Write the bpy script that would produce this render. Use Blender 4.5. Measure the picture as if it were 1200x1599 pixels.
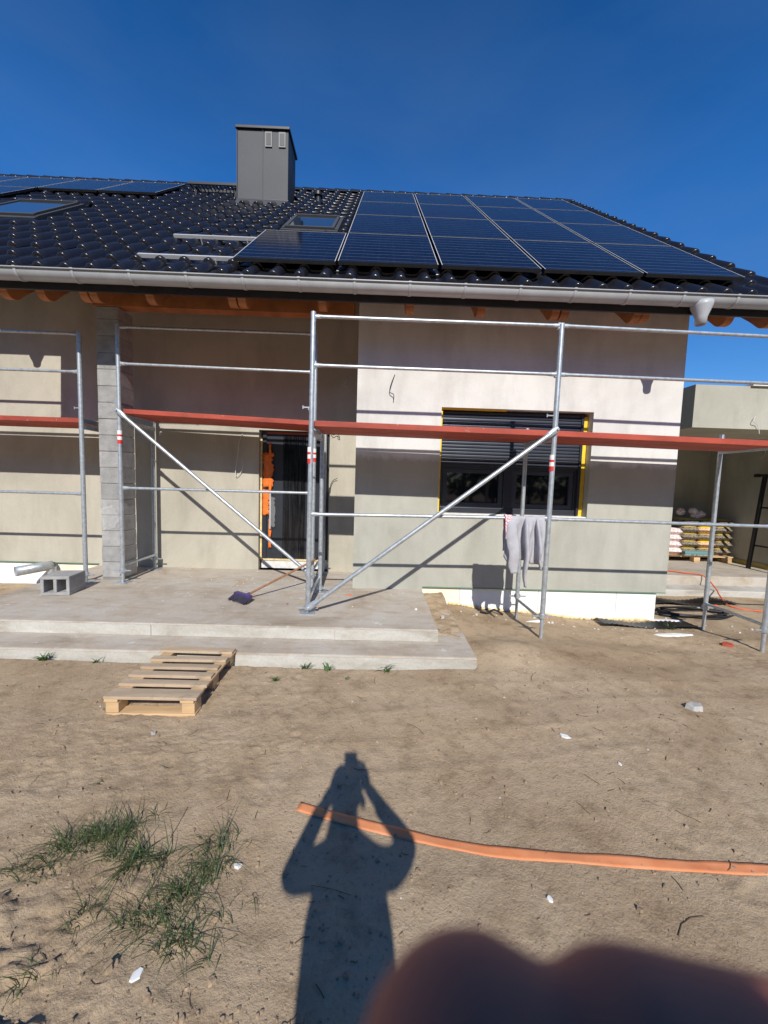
import bpy, bmesh, math, random
import numpy as np
from mathutils import Vector, Matrix

# ------------------------------------------------------------------ clear
for o in list(bpy.data.objects):
    bpy.data.objects.remove(o, do_unlink=True)
scene = bpy.context.scene
col = scene.collection
R = math.radians
rnd = random.Random(7)

# ------------------------------------------------------------------ camera
YAW, PITCH, ROLL, CAMZ = R(1.0), R(4.4), R(1.75), 1.5
_f = Vector((math.sin(YAW) * math.cos(PITCH), math.cos(YAW) * math.cos(PITCH), -math.sin(PITCH)))
_r = Vector((math.cos(YAW), -math.sin(YAW), 0))
_u = _r.cross(_f)
_r2 = _r * math.cos(ROLL) + _u * math.sin(ROLL)
_u2 = -_r * math.sin(ROLL) + _u * math.cos(ROLL)
cd = bpy.data.cameras.new('camera')
cam = bpy.data.objects.new('camera', cd)
col.objects.link(cam)
m = Matrix((_r2, _u2, -_f)).transposed().to_4x4()
m.translation = (0, 0, CAMZ)
cam.matrix_world = m
cd.sensor_fit = 'VERTICAL'
cd.sensor_height = 36
cd.sensor_width = 27
cd.lens = 600 / 1599 * 36
cd.clip_start = 0.003
cd.clip_end = 3000
cd.dof.use_dof = True
cd.dof.focus_distance = 4.3
cd.dof.aperture_fstop = 7.5
scene.camera = cam

# ------------------------------------------------------------------ light
SUN_D = Vector((-0.0507, 0.9492, -0.7114)).normalized()      # the way the light travels
ELEV = math.asin(-SUN_D.z)
world = bpy.data.worlds.new('World')
scene.world = world
world.use_nodes = True
wn = world.node_tree
bg = wn.nodes['Background']
sky = wn.nodes.new('ShaderNodeTexSky')
sky.sky_type = 'NISHITA'
sky.sun_disc = False
sky.sun_elevation = ELEV
sky.sun_rotation = math.atan2(-SUN_D.x, -SUN_D.y)
sky.altitude = 200
sky.air_density = 1.0
sky.dust_density = 0.0
sky.ozone_density = 6.0
hsv = wn.nodes.new('ShaderNodeHueSaturation')          # the phone's vivid rendering of a clear sky
hsv.inputs['Value'].default_value = 1.85
hsv.inputs['Saturation'].default_value = 1.24
hsv.inputs['Hue'].default_value = .506
wn.links.new(sky.outputs[0], hsv.inputs['Color'])
# thin high haze, the same all round: the sky pales from the zenith down
tcw = wn.nodes.new('ShaderNodeTexCoord')
sxw = wn.nodes.new('ShaderNodeSeparateXYZ')
wn.links.new(tcw.outputs['Generated'], sxw.inputs[0])
rw_ = wn.nodes.new('ShaderNodeValToRGB')
while len(rw_.color_ramp.elements) > 1:
    rw_.color_ramp.elements.remove(rw_.color_ramp.elements[-1])
rw_.color_ramp.elements[0].position = 0
rw_.color_ramp.elements[0].color = (.46, .46, .46, 1)
for p_, v_ in ((.30, .50), (.52, .58), (.66, .51), (.80, .43)):
    el = rw_.color_ramp.elements.new(p_)
    el.color = (v_, v_, v_, 1)
rw_.color_ramp.interpolation = 'EASE'
wn.links.new(sxw.outputs[2], rw_.inputs[0])
mw = wn.nodes.new('ShaderNodeMix')
mw.data_type = 'RGBA'
mw.blend_type = 'MULTIPLY'
mw.inputs[0].default_value = 1
wn.links.new(hsv.outputs[0], mw.inputs[6])
wn.links.new(rw_.outputs[0], mw.inputs[7])
nw = wn.nodes.new('ShaderNodeTexNoise')                 # faint cirrus
nw.inputs['Scale'].default_value = 2.2
nw.inputs['Detail'].default_value = 5
mpw = wn.nodes.new('ShaderNodeMapping')
mpw.inputs['Scale'].default_value = (1, 1, 3.5)
mpw.inputs['Rotation'].default_value = (0, .5, .3)
wn.links.new(tcw.outputs['Generated'], mpw.inputs[0])
wn.links.new(mpw.outputs[0], nw.inputs['Vector'])
rn = wn.nodes.new('ShaderNodeMapRange')
rn.inputs[1].default_value = .42
rn.inputs[2].default_value = .8
rn.inputs[4].default_value = .11
wn.links.new(nw.outputs['Fac'], rn.inputs[0])
ml = wn.nodes.new('ShaderNodeMix')
ml.data_type = 'RGBA'
ml.inputs[7].default_value = (1.6, 2.2, 3.0, 1)
wn.links.new(rn.outputs[0], ml.inputs[0])
wn.links.new(mw.outputs[2], ml.inputs[6])
wn.links.new(ml.outputs[2], bg.inputs[0])
bg.inputs[1].default_value = 0.15
sl = bpy.data.lights.new('sun', 'SUN')
sl.energy = 5.0
sl.angle = R(0.53)
sl.color = (1.0, 0.955, 0.88)
so = bpy.data.objects.new('sun', sl)
so.rotation_euler = SUN_D.to_track_quat('-Z', 'Y').to_euler()
so.location = (3, -10, 12)
col.objects.link(so)
vs = scene.view_settings
vs.view_transform = 'Standard'
vs.look = 'None'
vs.exposure = 0.0
vs.gamma = 1.0
vs.use_curve_mapping = False

# ------------------------------------------------------------------ materials
def s2l(c):
    return tuple(((v / 255) / 12.92 if v / 255 <= .04045 else ((v / 255 + .055) / 1.055) ** 2.4) for v in c)

MATS = {}
class NT:
    def __init__(self, name):
        self.m = bpy.data.materials.new(name)
        self.m.use_nodes = True
        self.t = self.m.node_tree
        self.b = self.t.nodes['Principled BSDF']
        MATS[name] = self.m
    def n(self, typ, **kw):
        nd = self.t.nodes.new(typ)
        for k, v in kw.items():
            setattr(nd, k, v)
        return nd
    def l(self, a, b):
        self.t.links.new(a, b)
    def coord(self, kind='Object', scale=(1, 1, 1)):
        tc = self.n('ShaderNodeTexCoord')
        mp = self.n('ShaderNodeMapping')
        mp.inputs['Scale'].default_value = scale
        self.l(tc.outputs[kind], mp.inputs[0])
        return mp.outputs[0]
    def noise(self, vec, scale, detail=4, rough=.55, dist=0):
        nd = self.n('ShaderNodeTexNoise')
        nd.inputs['Scale'].default_value = scale
        nd.inputs['Detail'].default_value = detail
        nd.inputs['Roughness'].default_value = rough
        nd.inputs['Distortion'].default_value = dist
        self.l(vec, nd.inputs['Vector'])
        return nd.outputs['Fac']
    def ramp(self, fac, stops):
        nd = self.n('ShaderNodeValToRGB')
        e = nd.color_ramp.elements
        while len(e) < len(stops):
            e.new(0.5)
        for el, (p, c) in zip(e, stops):
            el.position = p
            el.color = (*c, 1) if len(c) == 3 else c
        self.l(fac, nd.inputs[0])
        return nd.outputs[0]
    def mix(self, fac, a, b, mode='MIX'):
        nd = self.n('ShaderNodeMix', data_type='RGBA', blend_type=mode)
        for s, v in ((nd.inputs[0], fac), (nd.inputs[6], a), (nd.inputs[7], b)):
            if isinstance(v, (int, float)):
                s.default_value = v
            elif isinstance(v, tuple):
                s.default_value = (*v, 1) if len(v) == 3 else v
            else:
                self.l(v, s)
        return nd.outputs[2]
    def math(self, op, a, b=None, c=None):
        nd = self.n('ShaderNodeMath', operation=op)
        for i, v in enumerate((a, b, c)):
            if v is None:
                continue
            if isinstance(v, (int, float)):
                nd.inputs[i].default_value = v
            else:
                self.l(v, nd.inputs[i])
        return nd.outputs[0]
    def bump(self, h, strength=.3, dist=.01):
        nd = self.n('ShaderNodeBump')
        nd.inputs['Strength'].default_value = strength
        nd.inputs['Distance'].default_value = dist
        self.l(h, nd.inputs['Height'])
        self.l(nd.outputs[0], self.b.inputs['Normal'])
    def set(self, **kw):
        for k, v in kw.items():
            s = self.b.inputs[k.replace('_', ' ')]
            if isinstance(v, (int, float)):
                s.default_value = v
            elif isinstance(v, tuple):
                s.default_value = (*v, 1) if len(v) == 3 else v
            else:
                self.l(v, s)

def simple(name, c, rough=.6, metal=0., var=.12, scale=6., bump=0., bscale=60., bdist=.004, rand=0., coat=0., stretch=(1, 1, 1)):
    t = NT(name)
    v = t.coord('Object', stretch)
    f = t.noise(v, scale, 5, .6)
    lo = tuple(max(0, x * (1 - var)) for x in c)
    hi = tuple(min(1, x * (1 + var)) for x in c)
    colr = t.ramp(f, [(.3, lo), (.7, hi)])
    if rand:
        oi = t.n('ShaderNodeObjectInfo')
        hs = t.n('ShaderNodeHueSaturation')
        t.l(colr, hs.inputs['Color'])
        t.l(t.math('ADD', t.math('MULTIPLY', oi.outputs['Random'], rand * 2), 1 - rand), hs.inputs['Value'])
        colr = hs.outputs[0]
    t.set(Base_Color=colr, Roughness=rough, Metallic=metal)
    if coat:
        t.set(Coat_Weight=coat, Coat_Roughness=.08)
    if bump:
        t.bump(t.noise(v, bscale, 4, .6), bump, bdist)
    return t

def splash(name, spot, lo, hi, scale, amount):
    """mix dried splashes into a finished simple() material"""
    m_ = MATS[name]
    t = NT.__new__(NT)
    t.m, t.t, t.b = m_, m_.node_tree, m_.node_tree.nodes['Principled BSDF']
    src = t.b.inputs['Base Color'].links[0].from_socket
    f = t.noise(t.coord(), scale, 6, .7)
    k = t.ramp(f, [(lo, (0, 0, 0)), (hi, (amount, amount, amount))])
    t.l(t.mix(k, src, spot), t.b.inputs['Base Color'])

# soil
t = NT('soil')
v = t.coord()
n1 = t.noise(v, 1.1, 8, .66, .6)
n2 = t.noise(v, 7, 8, .68)
n3 = t.noise(v, 60, 6, .7)
c1 = t.ramp(n1, [(.28, (.315, .222, .135)), (.5, (.430, .326, .215)), (.72, (.495, .385, .265))])
c2 = t.ramp(n2, [(.30, (.58, .56, .53)), (.5, (1, 1, 1)), (.8, (1.0, 1.0, 1.0))])
c3 = t.ramp(n3, [(.30, (.50, .47, .44)), (.46, (1, 1, 1)), (.8, (1.0, 1.0, .98))])
cc = t.mix(.75, c1, c2, 'MULTIPLY')
cc = t.mix(.7, cc, c3, 'MULTIPLY')
t.set(Base_Color=cc, Roughness=.95)
t.b.inputs['Specular IOR Level'].default_value = .1
hh = t.math('ADD', t.math('MULTIPLY', n3, .5), t.math('ADD', t.noise(v, 22, 8, .75), t.math('MULTIPLY', t.noise(v, 130, 3, .6), .35)))
t.bump(hh, .9, .010)

# plaster materials
def plaster(name, c, dark=.72, stain=None, two=None):
    t = NT(name)
    v = t.coord()
    a = t.noise(v, .8, 6, .6, .6)
    b = t.noise(t.coord('Object', (1, 1, .25)), 3.2, 6, .65)
    f = t.noise(v, 45, 5, .6)
    base = c
    if two:                                       # two coats: a drier whiter one above
        sx = t.n('ShaderNodeSeparateXYZ')
        t.l(v, sx.inputs[0])
        z = t.math('ADD', sx.outputs[2], t.math('MULTIPLY', t.noise(v, 5, 6, .7, 1.0), .22))
        k = t.math('SMOOTHSTEP' if False else 'MULTIPLY', t.math('SUBTRACT', z, two[1] + .07), 14.)
        nd = t.n('ShaderNodeClamp')
        t.l(k, nd.inputs[0])
        base = t.mix(nd.outputs[0], c, two[0])
    m1 = t.ramp(a, [(.3, (dark * .85, dark * .85, dark * .84)), (.58, (1, 1, 1))])
    m2 = t.ramp(b, [(.30, (.76, .75, .73)), (.52, (1, 1, 1))])
    m3 = t.ramp(f, [(.3, (.93, .93, .93)), (.6, (1, 1, 1))])
    cc = t.mix(.55, base, m1, 'MULTIPLY')
    cc = t.mix(.6, cc, m2, 'MULTIPLY')
    cc = t.mix(.6, cc, m3, 'MULTIPLY')
    t.set(Base_Color=cc, Roughness=.92)
    t.b.inputs['Specular IOR Level'].default_value = .2
    t.bump(t.math('ADD', t.math('MULTIPLY', t.noise(v, 6, 5, .6), 1.5), t.math('MULTIPLY', f, .35)), .35, .006)
plaster('plaster_block', (.445, .445, .39), two=((.69, .68, .645), 1.80))
plaster('plaster_recess', (.485, .455, .375))
plaster('plaster_garage', (.46, .45, .38))

# concrete
t = NT('concrete')
v = t.coord()
a = t.noise(v, 1.3, 7, .62, .5)
b = t.noise(t.coord('Object', (.5, 2.2, 1)), 5, 7, .7, .3)
f = t.noise(v, 70, 4, .6)
cc = t.ramp(a, [(.3, (.33, .265, .195)), (.48, (.46, .405, .335)), (.62, (.50, .46, .40)), (.75, (.56, .53, .47))])
cc = t.mix(.6, cc, t.ramp(b, [(.3, (.62, .55, .46)), (.5, (1, 1, 1))]), 'MULTIPLY')
cc = t.mix(t.ramp(t.noise(v, 2.6, 7, .7, .8), [(.52, (0, 0, 0)), (.68, (.7, .7, .7))]), cc, (.40, .31, .21))
cc = t.mix(.5, cc, t.ramp(f, [(.3, (.8, .8, .8)), (.6, (1, 1, 1))]), 'MULTIPLY')
t.set(Base_Color=cc, Roughness=.9)
t.bump(t.math('ADD', f, t.math('MULTIPLY', b, 1.5)), .35, .006)
t = NT('concrete_face')
v = t.coord()
a = t.noise(t.coord('Object', (1, 1, 3)), 2.0, 7, .65, .5)
f = t.noise(v, 55, 4, .6)
cc = t.ramp(a, [(.3, (.34, .305, .25)), (.5, (.48, .46, .41)), (.72, (.58, .57, .53))])
cc = t.mix(.5, cc, t.ramp(f, [(.3, (.78, .77, .75)), (.6, (1, 1, 1))]), 'MULTIPLY')
t.set(Base_Color=cc, Roughness=.9)
t.bump(f, .4, .006)

simple('eps_white', (.83, .84, .83), .8, var=.04, scale=3, bump=.15, bscale=120)
simple('eps_yellowed', (.80, .74, .60), .8, var=.10, scale=5, bump=.15, bscale=120)
simple('green_strip', (.12, .24, .17), .6)
simple('block_grey', (.33, .325, .315), .95, var=.2, scale=9, bump=.7, bscale=90, bdist=.01, rand=.10)
simple('mortar_grey', (.22, .215, .205), .95)
simple('timber', (.36, .14, .05), .6, var=.3, scale=4, bump=.2, bscale=30, stretch=(1, .15, 1))
simple('dark_board', (.018, .017, .020), .6, var=.3)
simple('sheathing', (.05, .028, .016), .8, var=.3, scale=3)
simple('zinc', (.41, .425, .44), .42, .0, var=.10, scale=5, bump=.05, bscale=15)
simple('chimney_metal', (.050, .052, .057), .6, .0, var=.10, scale=2.5, bump=.06, bscale=5, bdist=.02)
simple('vent_metal', (.16, .165, .175), .5, .1)
simple('dark_metal', (.03, .031, .036), .4, .3, var=.2)
simple('anthracite', (.030, .034, .044), .35, .1, var=.15, scale=4)
simple('shutter_metal', (.05, .057, .075), .35, .3, var=.12, scale=4)
simple('black_plastic', (.012, .012, .013), .45, var=.2)
simple('alu_rail', (.66, .67, .68), .4, .35, var=.06, scale=12)
simple('panel_frame', (.55, .55, .56), .5, .1, var=.05)
simple('galvanised', (.46, .50, .53), .42, .55, var=.22, scale=26, bump=.06, bscale=50)
simple('deck_red', (.37, .058, .032), .65, var=.28, scale=7, bump=.25, bscale=40, stretch=(.25, 1, 1))
simple('deck_top', (.30, .20, .14), .8, var=.35, scale=6, bump=.3, bscale=40, stretch=(.25, 1, 1))
simple('pallet_wood', (.50, .34, .185), .85, var=.28, scale=9, bump=.45, bscale=60, rand=.14, stretch=(.2, 1, 1))
simple('pallet_grey', (.43, .33, .225), .88, var=.25, scale=9, bump=.45, bscale=60, rand=.12, stretch=(.2, 1, 1))
simple('broom_wood', (.27, .13, .06), .6, var=.25, scale=12)
simple('bristle', (.03, .028, .05), .8, var=.4, scale=60, bump=.8, bscale=200)
simple('purple_plastic', (.05, .035, .14), .4)
simple('orange_film', (.80, .18, .025), .5, var=.15, scale=20, bump=.3, bscale=30, bdist=.01)
simple('yellow_foam', (.85, .57, .03), .7, var=.15, scale=12)
simple('foam_cream', (.70, .56, .30), .9, var=.25, scale=20, bump=.6, bscale=50, bdist=.01)
simple('white_paint', (.78, .77, .74), .7, var=.1, scale=8)
simple('sill_white', (.70, .69, .66), .8, var=.18, scale=14, bump=.4, bscale=40)
simple('red_print', (.62, .03, .03), .6)
simple('stone_grey', (.42, .41, .39), .95, var=.2, scale=14, bump=.6, bscale=60)
simple('stone_pale', (.58, .55, .50), .9, var=.3, scale=14)
simple('paper_white', (.72, .73, .72), .8, var=.08, scale=20)
simple('twig', (.10, .07, .045), .9, var=.4, scale=20)
simple('straw', (.36, .28, .16), .9, var=.3, scale=20)
t = NT('grass_green')
f = t.noise(t.coord(), 55, 3, .6)
f2 = t.noise(t.coord(), 12, 4, .6)
cc = t.ramp(f, [(.33, (.030, .052, .018)), (.5, (.060, .098, .026)), (.62, (.105, .125, .050)), (.70, (.26, .21, .11))])
t.set(Base_Color=t.mix(.5, cc, t.ramp(f2, [(.35, (.6, .6, .6)), (.6, (1, 1, 1))]), 'MULTIPLY'), Roughness=.6)
simple('leaf_dark', (.035, .055, .022), .7, var=.4, scale=1)
simple('weed_green', (.07, .14, .035), .6, var=.4, scale=12)
simple('skin', (.44, .15, .09), .8, var=.08, scale=40, bump=.15, bscale=300, bdist=.0006)
MATS['skin'].node_tree.nodes['Principled BSDF'].inputs['Subsurface Weight'].default_value = .35
MATS['skin'].node_tree.nodes['Principled BSDF'].inputs['Subsurface Radius'].default_value = (.012, .004, .002)
MATS['skin'].node_tree.nodes['Principled BSDF'].inputs['Subsurface Scale'].default_value = 1.0
simple('cloth_dark', (.04, .045, .06), .9, var=.2, scale=20)
simple('cloth_trouser', (.03, .033, .045), .9, var=.2, scale=20)
simple('hair', (.02, .014, .010), .6, var=.3, scale=60)
simple('cable_white', (.62, .62, .60), .5)
simple('cable_black', (.015, .015, .016), .5)
simple('cable_orange', (.75, .13, .05), .5)
simple('garage_foot', (.36, .29, .09), .9, var=.3, scale=10)
simple('scrap_orange', (.70, .14, .04), .6)
simple('scrap_red', (.36, .06, .035), .7)

splash('galvanised', (.55, .53, .48), .60, .68, 22, .8)
splash('deck_red', (.50, .45, .38), .62, .72, 16, .75)
splash('deck_red', (.10, .03, .02), .60, .75, 5, .6)
splash('concrete', (.62, .60, .56), .62, .70, 9, .8)
splash('pallet_grey', (.22, .17, .12), .58, .72, 7, .7)
splash('strap_orange' if 'strap_orange' in MATS else 'scrap_orange', (.45, .30, .18), .6, .75, 9, .5)
# clod: like soil but a little darker
simple('clod', (.30, .22, .145), .95, var=.35, scale=30, bump=.6, bscale=120)

# glazed tile
t = NT('tile_glaze')
v = t.coord()
oi = t.n('ShaderNodeObjectInfo')
f = t.noise(v, 9, 4, .6)
cc = t.ramp(f, [(.3, (.009, .009, .012)), (.7, (.016, .016, .021))])
t.set(Base_Color=cc, Roughness=t.math('ADD', t.math('MULTIPLY', f, .12), t.math('ADD', t.math('MULTIPLY', t.noise(v, 1.3, 3, .6), .22), t.math('ADD', t.math('MULTIPLY', oi.outputs['Random'], .12), .04))))
t.b.inputs['Specular IOR Level'].default_value = .5
t.bump(t.noise(v, 35, 3, .5), .06, .004)

# solar cells: printed grid, panel-local metres
t = NT('solar_glass')
tc = t.n('ShaderNodeTexCoord')
sx = t.n('ShaderNodeSeparateXYZ')
t.l(tc.outputs['Object'], sx.inputs[0])
def stripes(coordo, pitch, w):
    fr = t.math('FRACT', t.math('DIVIDE', coordo, pitch))
    return t.math('LESS_THAN', t.math('ABSOLUTE', t.math('SUBTRACT', fr, .5)), w / pitch / 2)
ly = stripes(sx.outputs[1], .142, .0045)
lx = stripes(sx.outputs[0], .165, .0025)
bb = stripes(sx.outputs[0], .0275, .0010)
f = t.noise(t.coord(), 3, 3)
cc = t.ramp(f, [(.3, (.004, .005, .013)), (.7, (.007, .009, .021))])
cc = t.mix(t.math('MULTIPLY', bb, .04), cc, (.25, .27, .32))
cc = t.mix(t.math('MULTIPLY', ly, .42), cc, (.42, .46, .55))
cc = t.mix(t.math('MULTIPLY', lx, .10), cc, (.20, .22, .28))
t.set(Base_Color=cc, Roughness=.10)
t.b.inputs['Specular IOR Level'].default_value = .10

# window glass
t = NT('glass')
t.set(Base_Color=(.008, .010, .013), Roughness=.04)
t.b.inputs['Specular IOR Level'].default_value = .5
t = NT('skylight_glass')
t.set(Base_Color=(.03, .04, .05), Roughness=.05, Metallic=.0)
t.b.inputs['Specular IOR Level'].default_value = 1.0
t.set(Coat_Weight=1.0, Coat_Roughness=.02)
t = NT('door_glass')
v = t.coord('Object', (14, 1, .5))
f = t.noise(v, 4, 5, .7)
cc = t.ramp(f, [(.45, (.004, .004, .006)), (.72, (.03, .032, .036)), (.80, (.10, .10, .11))])
t.set(Base_Color=cc, Roughness=.12)
t = NT('plastic_film')
t.set(Base_Color=(.9, .9, .9), Roughness=.2, Alpha=.16)
t.bump(t.noise(t.coord(), 40, 4, .6), .6, .01)
t = NT('strap_orange')
v = t.coord()
w = t.n('ShaderNodeTexWave', wave_type='BANDS', bands_direction='X')
w.inputs['Scale'].default_value = 55
w.inputs['Distortion'].default_value = .6
t.l(v, w.inputs['Vector'])
f = t.noise(v, 9, 5, .6)
cc = t.ramp(f, [(.3, (.70, .235, .09)), (.7, (.80, .33, .15))])
cc = t.mix(.3, cc, t.ramp(w.outputs['Fac'], [(.2, (.72, .68, .62)), (.6, (1, 1, 1))]), 'MULTIPLY')
t.set(Base_Color=cc, Roughness=.65)
t.bump(w.outputs['Fac'], .3, .003)
# sweatshirt
t = NT('sweatshirt_grey')
v = t.coord()
f = t.noise(v, 14, 5, .6)
cc = t.ramp(f, [(.3, (.37, .365, .395)), (.7, (.47, .465, .49))])
t.set(Base_Color=cc, Roughness=.95)
t.bump(t.math('ADD', t.noise(v, 16, 4, .6), t.math('MULTIPLY', t.noise(v, 220, 2, .5), .3)), .35, .01)
t = NT('sweatshirt_print')
v = t.coord()
f = t.noise(v, 26, 3, .5, 2.5)
ring = t.math('LESS_THAN', t.math('ABSOLUTE', t.math('SUBTRACT', f, .5)), .045)
cc = t.mix(ring, (.74, .73, .74), (.60, .05, .07))
t.set(Base_Color=cc, Roughness=.9)
# bags
def bagmat(name, base, band, dark, zs):
    t = NT(name)
    v = t.coord('Generated')
    sx = t.n('ShaderNodeSeparateXYZ')
    t.l(v, sx.inputs[0])
    f = t.noise(t.coord('Generated', (5, 3, 3)), 3.2, 3, .6)
    cc = t.mix(t.math('GREATER_THAN', f, .53), base, dark)
    cc = t.mix(t.math('GREATER_THAN', sx.outputs[2], zs), cc, band)
    t.set(Base_Color=cc, Roughness=.6)
bagmat('bag_yellow', (.30, .26, .21), (.62, .43, .06), (.05, .045, .04), .88)
bagmat('bag_bright', (.75, .62, .45), (.82, .55, .04), (.60, .16, .05), .80)
bagmat('bag_white', (.78, .77, .76), (.72, .70, .70), (.66, .30, .26), .9)
bagmat('bag_roll', (.55, .56, .55), (.10, .22, .22), (.06, .07, .08), .35)

# ------------------------------------------------------------------ mesh builder
class MB:
    def __init__(self):
        self.v = []
        self.f = []
    def raw(self, vs, fs):
        k = len(self.v)
        self.v += [tuple(p) for p in vs]
        self.f += [tuple(i + k for i in f) for f in fs]
        return self
    def box(self, x0, x1, y0, y1, z0, z1):
        vs = [(x, y, z) for x in (x0, x1) for y in (y0, y1) for z in (z0, z1)]
        return self.raw(vs, [(0, 1, 3, 2), (4, 6, 7, 5), (0, 4, 5, 1), (2, 3, 7, 6), (0, 2, 6, 4), (1, 5, 7, 3)])
    def obox(self, c, ax, ay, az):
        c, ax, ay, az = map(Vector, (c, ax, ay, az))
        vs = [c + ax * i + ay * j + az * k for i in (-1, 1) for j in (-1, 1) for k in (-1, 1)]
        return self.raw(vs, [(0, 1, 3, 2), (4, 6, 7, 5), (0, 4, 5, 1), (2, 3, 7, 6), (0, 2, 6, 4), (1, 5, 7, 3)])
    def beam(self, p0, p1, w, h, up=(0, 0, 1)):
        p0, p1 = Vector(p0), Vector(p1)
        d = (p1 - p0)
        s = d.cross(Vector(up)).normalized()
        u = s.cross(d).normalized()
        return self.obox((p0 + p1) / 2, d / 2, s * w / 2, u * h / 2)
    def tube(self, pts, r, n=10, caps=True, flat=1.0):
        pts = [Vector(p) for p in pts]
        rs = r if isinstance(r, (list, tuple)) else [r] * len(pts)
        k = len(self.v)
        prev = None
        for i, p in enumerate(pts):
            d = (pts[min(i + 1, len(pts) - 1)] - pts[max(i - 1, 0)]).normalized()
            ref = prev if prev is not None else (Vector((0, 0, 1)) if abs(d.z) < .9 else Vector((1, 0, 0)))
            a = (ref - d * ref.dot(d)).normalized()
            b = d.cross(a)
            prev = a
            for j in range(n):
                th = 2 * math.pi * j / n
                self.v.append(tuple(p + a * math.cos(th) * rs[i] + b * math.sin(th) * rs[i] * flat))
        for i in range(len(pts) - 1):
            for j in range(n):
                j2 = (j + 1) % n
                self.f.append((k + i * n + j, k + i * n + j2, k + (i + 1) * n + j2, k + (i + 1) * n + j))
        if caps:
            self.f.append(tuple(k + j for j in reversed(range(n))))
            e = k + (len(pts) - 1) * n
            self.f.append(tuple(e + j for j in range(n)))
        return self
    def capsule(self, pts, rs, n=12):
        """tube with rounded ends"""
        pts = [Vector(p) for p in pts]
        d0 = (pts[0] - pts[1]).normalized()
        d1 = (pts[-1] - pts[-2]).normalized()
        P, Q = [], []
        for a in (80, 60, 35, 12):
            P.append(pts[0] + d0 * rs[0] * math.sin(R(a)))
            Q.append(rs[0] * math.cos(R(a)))
        P += pts
        Q += list(rs)
        for a in (12, 35, 60, 80):
            P.append(pts[-1] + d1 * rs[-1] * math.sin(R(a)))
            Q.append(rs[-1] * math.cos(R(a)))
        return self.tube(P, Q, n)
    def prism(self, poly, axis, a, b):
        """poly: list of 2-D points, axis 'x','y','z': extruded from a to b along the axis"""
        def P(p, s):
            return {'x': (s, p[0], p[1]), 'y': (p[0], s, p[1]), 'z': (p[0], p[1], s)}[axis]
        n = len(poly)
        vs = [P(p, a) for p in poly] + [P(p, b) for p in poly]
        fs = [tuple(reversed(range(n))), tuple(range(n, 2 * n))]
        fs += [(i, (i + 1) % n, n + (i + 1) % n, n + i) for i in range(n)]
        return self.raw(vs, fs)
    def ellipsoid(self, c, r, n=10, mrows=7):
        c = Vector(c)
        k = len(self.v)
        for i in range(1, mrows):
            ph = math.pi * i / mrows
            for j in range(n):
                th = 2 * math.pi * j / n
                self.v.append((c.x + r[0] * math.sin(ph) * math.cos(th), c.y + r[1] * math.sin(ph) * math.sin(th), c.z + r[2] * math.cos(ph)))
        t0 = len(self.v)
        self.v += [(c.x, c.y, c.z + r[2]), (c.x, c.y, c.z - r[2])]
        for i in range(mrows - 2):
            for j in range(n):
                j2 = (j + 1) % n
                self.f.append((k + i * n + j, k + (i + 1) * n + j, k + (i + 1) * n + j2, k + i * n + j2))
        for j in range(n):
            j2 = (j + 1) % n
            self.f.append((t0, k + j, k + j2))
            e = k + (mrows - 2) * n
            self.f.append((t0 + 1, e + j2, e + j))
        return self
    def mesh(self, name, mat, smooth=None):
        me = bpy.data.meshes.new(name)
        me.from_pydata(self.v, [], self.f)
        bm = bmesh.new()
        bm.from_mesh(me)
        bmesh.ops.recalc_face_normals(bm, faces=bm.faces)
        bm.to_mesh(me)
        bm.free()
        me.materials.append(MATS[mat])
        if smooth:
            me.polygons.foreach_set('use_smooth', [True] * len(me.polygons))
            if smooth is not True:
                me.set_sharp_from_angle(angle=R(smooth))
        return me
    def build(self, name, mat, parent=None, smooth=None, bevel=0, label=None):
        o = bpy.data.objects.new(name, self.mesh(name, mat, smooth))
        col.objects.link(o)
        if parent is not None:
            o.parent = parent
            o.location = -wloc(parent)
        if bevel:
            b = o.modifiers.new('bevel', 'BEVEL')
            b.width = bevel
            b.segments = 2
            b.limit_method = 'ANGLE'
            b.angle_limit = R(40)
        if label:
            o['label'] = label
        return o

def wloc(o):
    p = Vector((0, 0, 0))
    while o is not None:
        p += o.location
        o = o.parent
    return p
def tag(o, label, cat, group=None, kind=None):
    o['label'] = label
    o['category'] = cat
    if group:
        o['group'] = group
    if kind:
        o['kind'] = kind
    return o
def thing(name, label, cat, loc, group=None):
    o = bpy.data.objects.new(name, None)
    o.empty_display_size = .1
    col.objects.link(o)
    o.location = loc
    return tag(o, label, cat, group)
def inst(name, mesh, parent, loc, rot=(0, 0, 0), scale=(1, 1, 1)):
    o = bpy.data.objects.new(name, mesh)
    col.objects.link(o)
    o.parent = parent
    o.location = Vector(loc) - (wloc(parent) if parent else Vector((0, 0, 0)))
    o.rotation_euler = rot
    o.scale = scale
    return o

# ------------------------------------------------------------------ ground
LAT = {}
def vnoise(x, y, seed):
    if seed not in LAT:
        LAT[seed] = np.random.RandomState(seed).rand(256, 256)
    G = LAT[seed]
    xi, yi = np.floor(x).astype(int), np.floor(y).astype(int)
    fx, fy = x - xi, y - yi
    fx, fy = fx * fx * (3 - 2 * fx), fy * fy * (3 - 2 * fy)
    g = lambda a, b: G[a % 256, b % 256]
    return ((g(xi, yi) * (1 - fx) + g(xi + 1, yi) * fx) * (1 - fy) + (g(xi, yi + 1) * (1 - fx) + g(xi + 1, yi + 1) * fx) * fy) - .5
def fbm(x, y, f, oct, seed, gain=.5):
    s, a = 0, 1
    for i in range(oct):
        ca, sa = math.cos(.7 * i), math.sin(.7 * i)
        s = s + a * vnoise((x * ca - y * sa) * f + 31.7 * i, (x * sa + y * ca) * f + 17.3 * i, seed + i)
        f *= 2.03
        a *= gain
    return s
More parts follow.
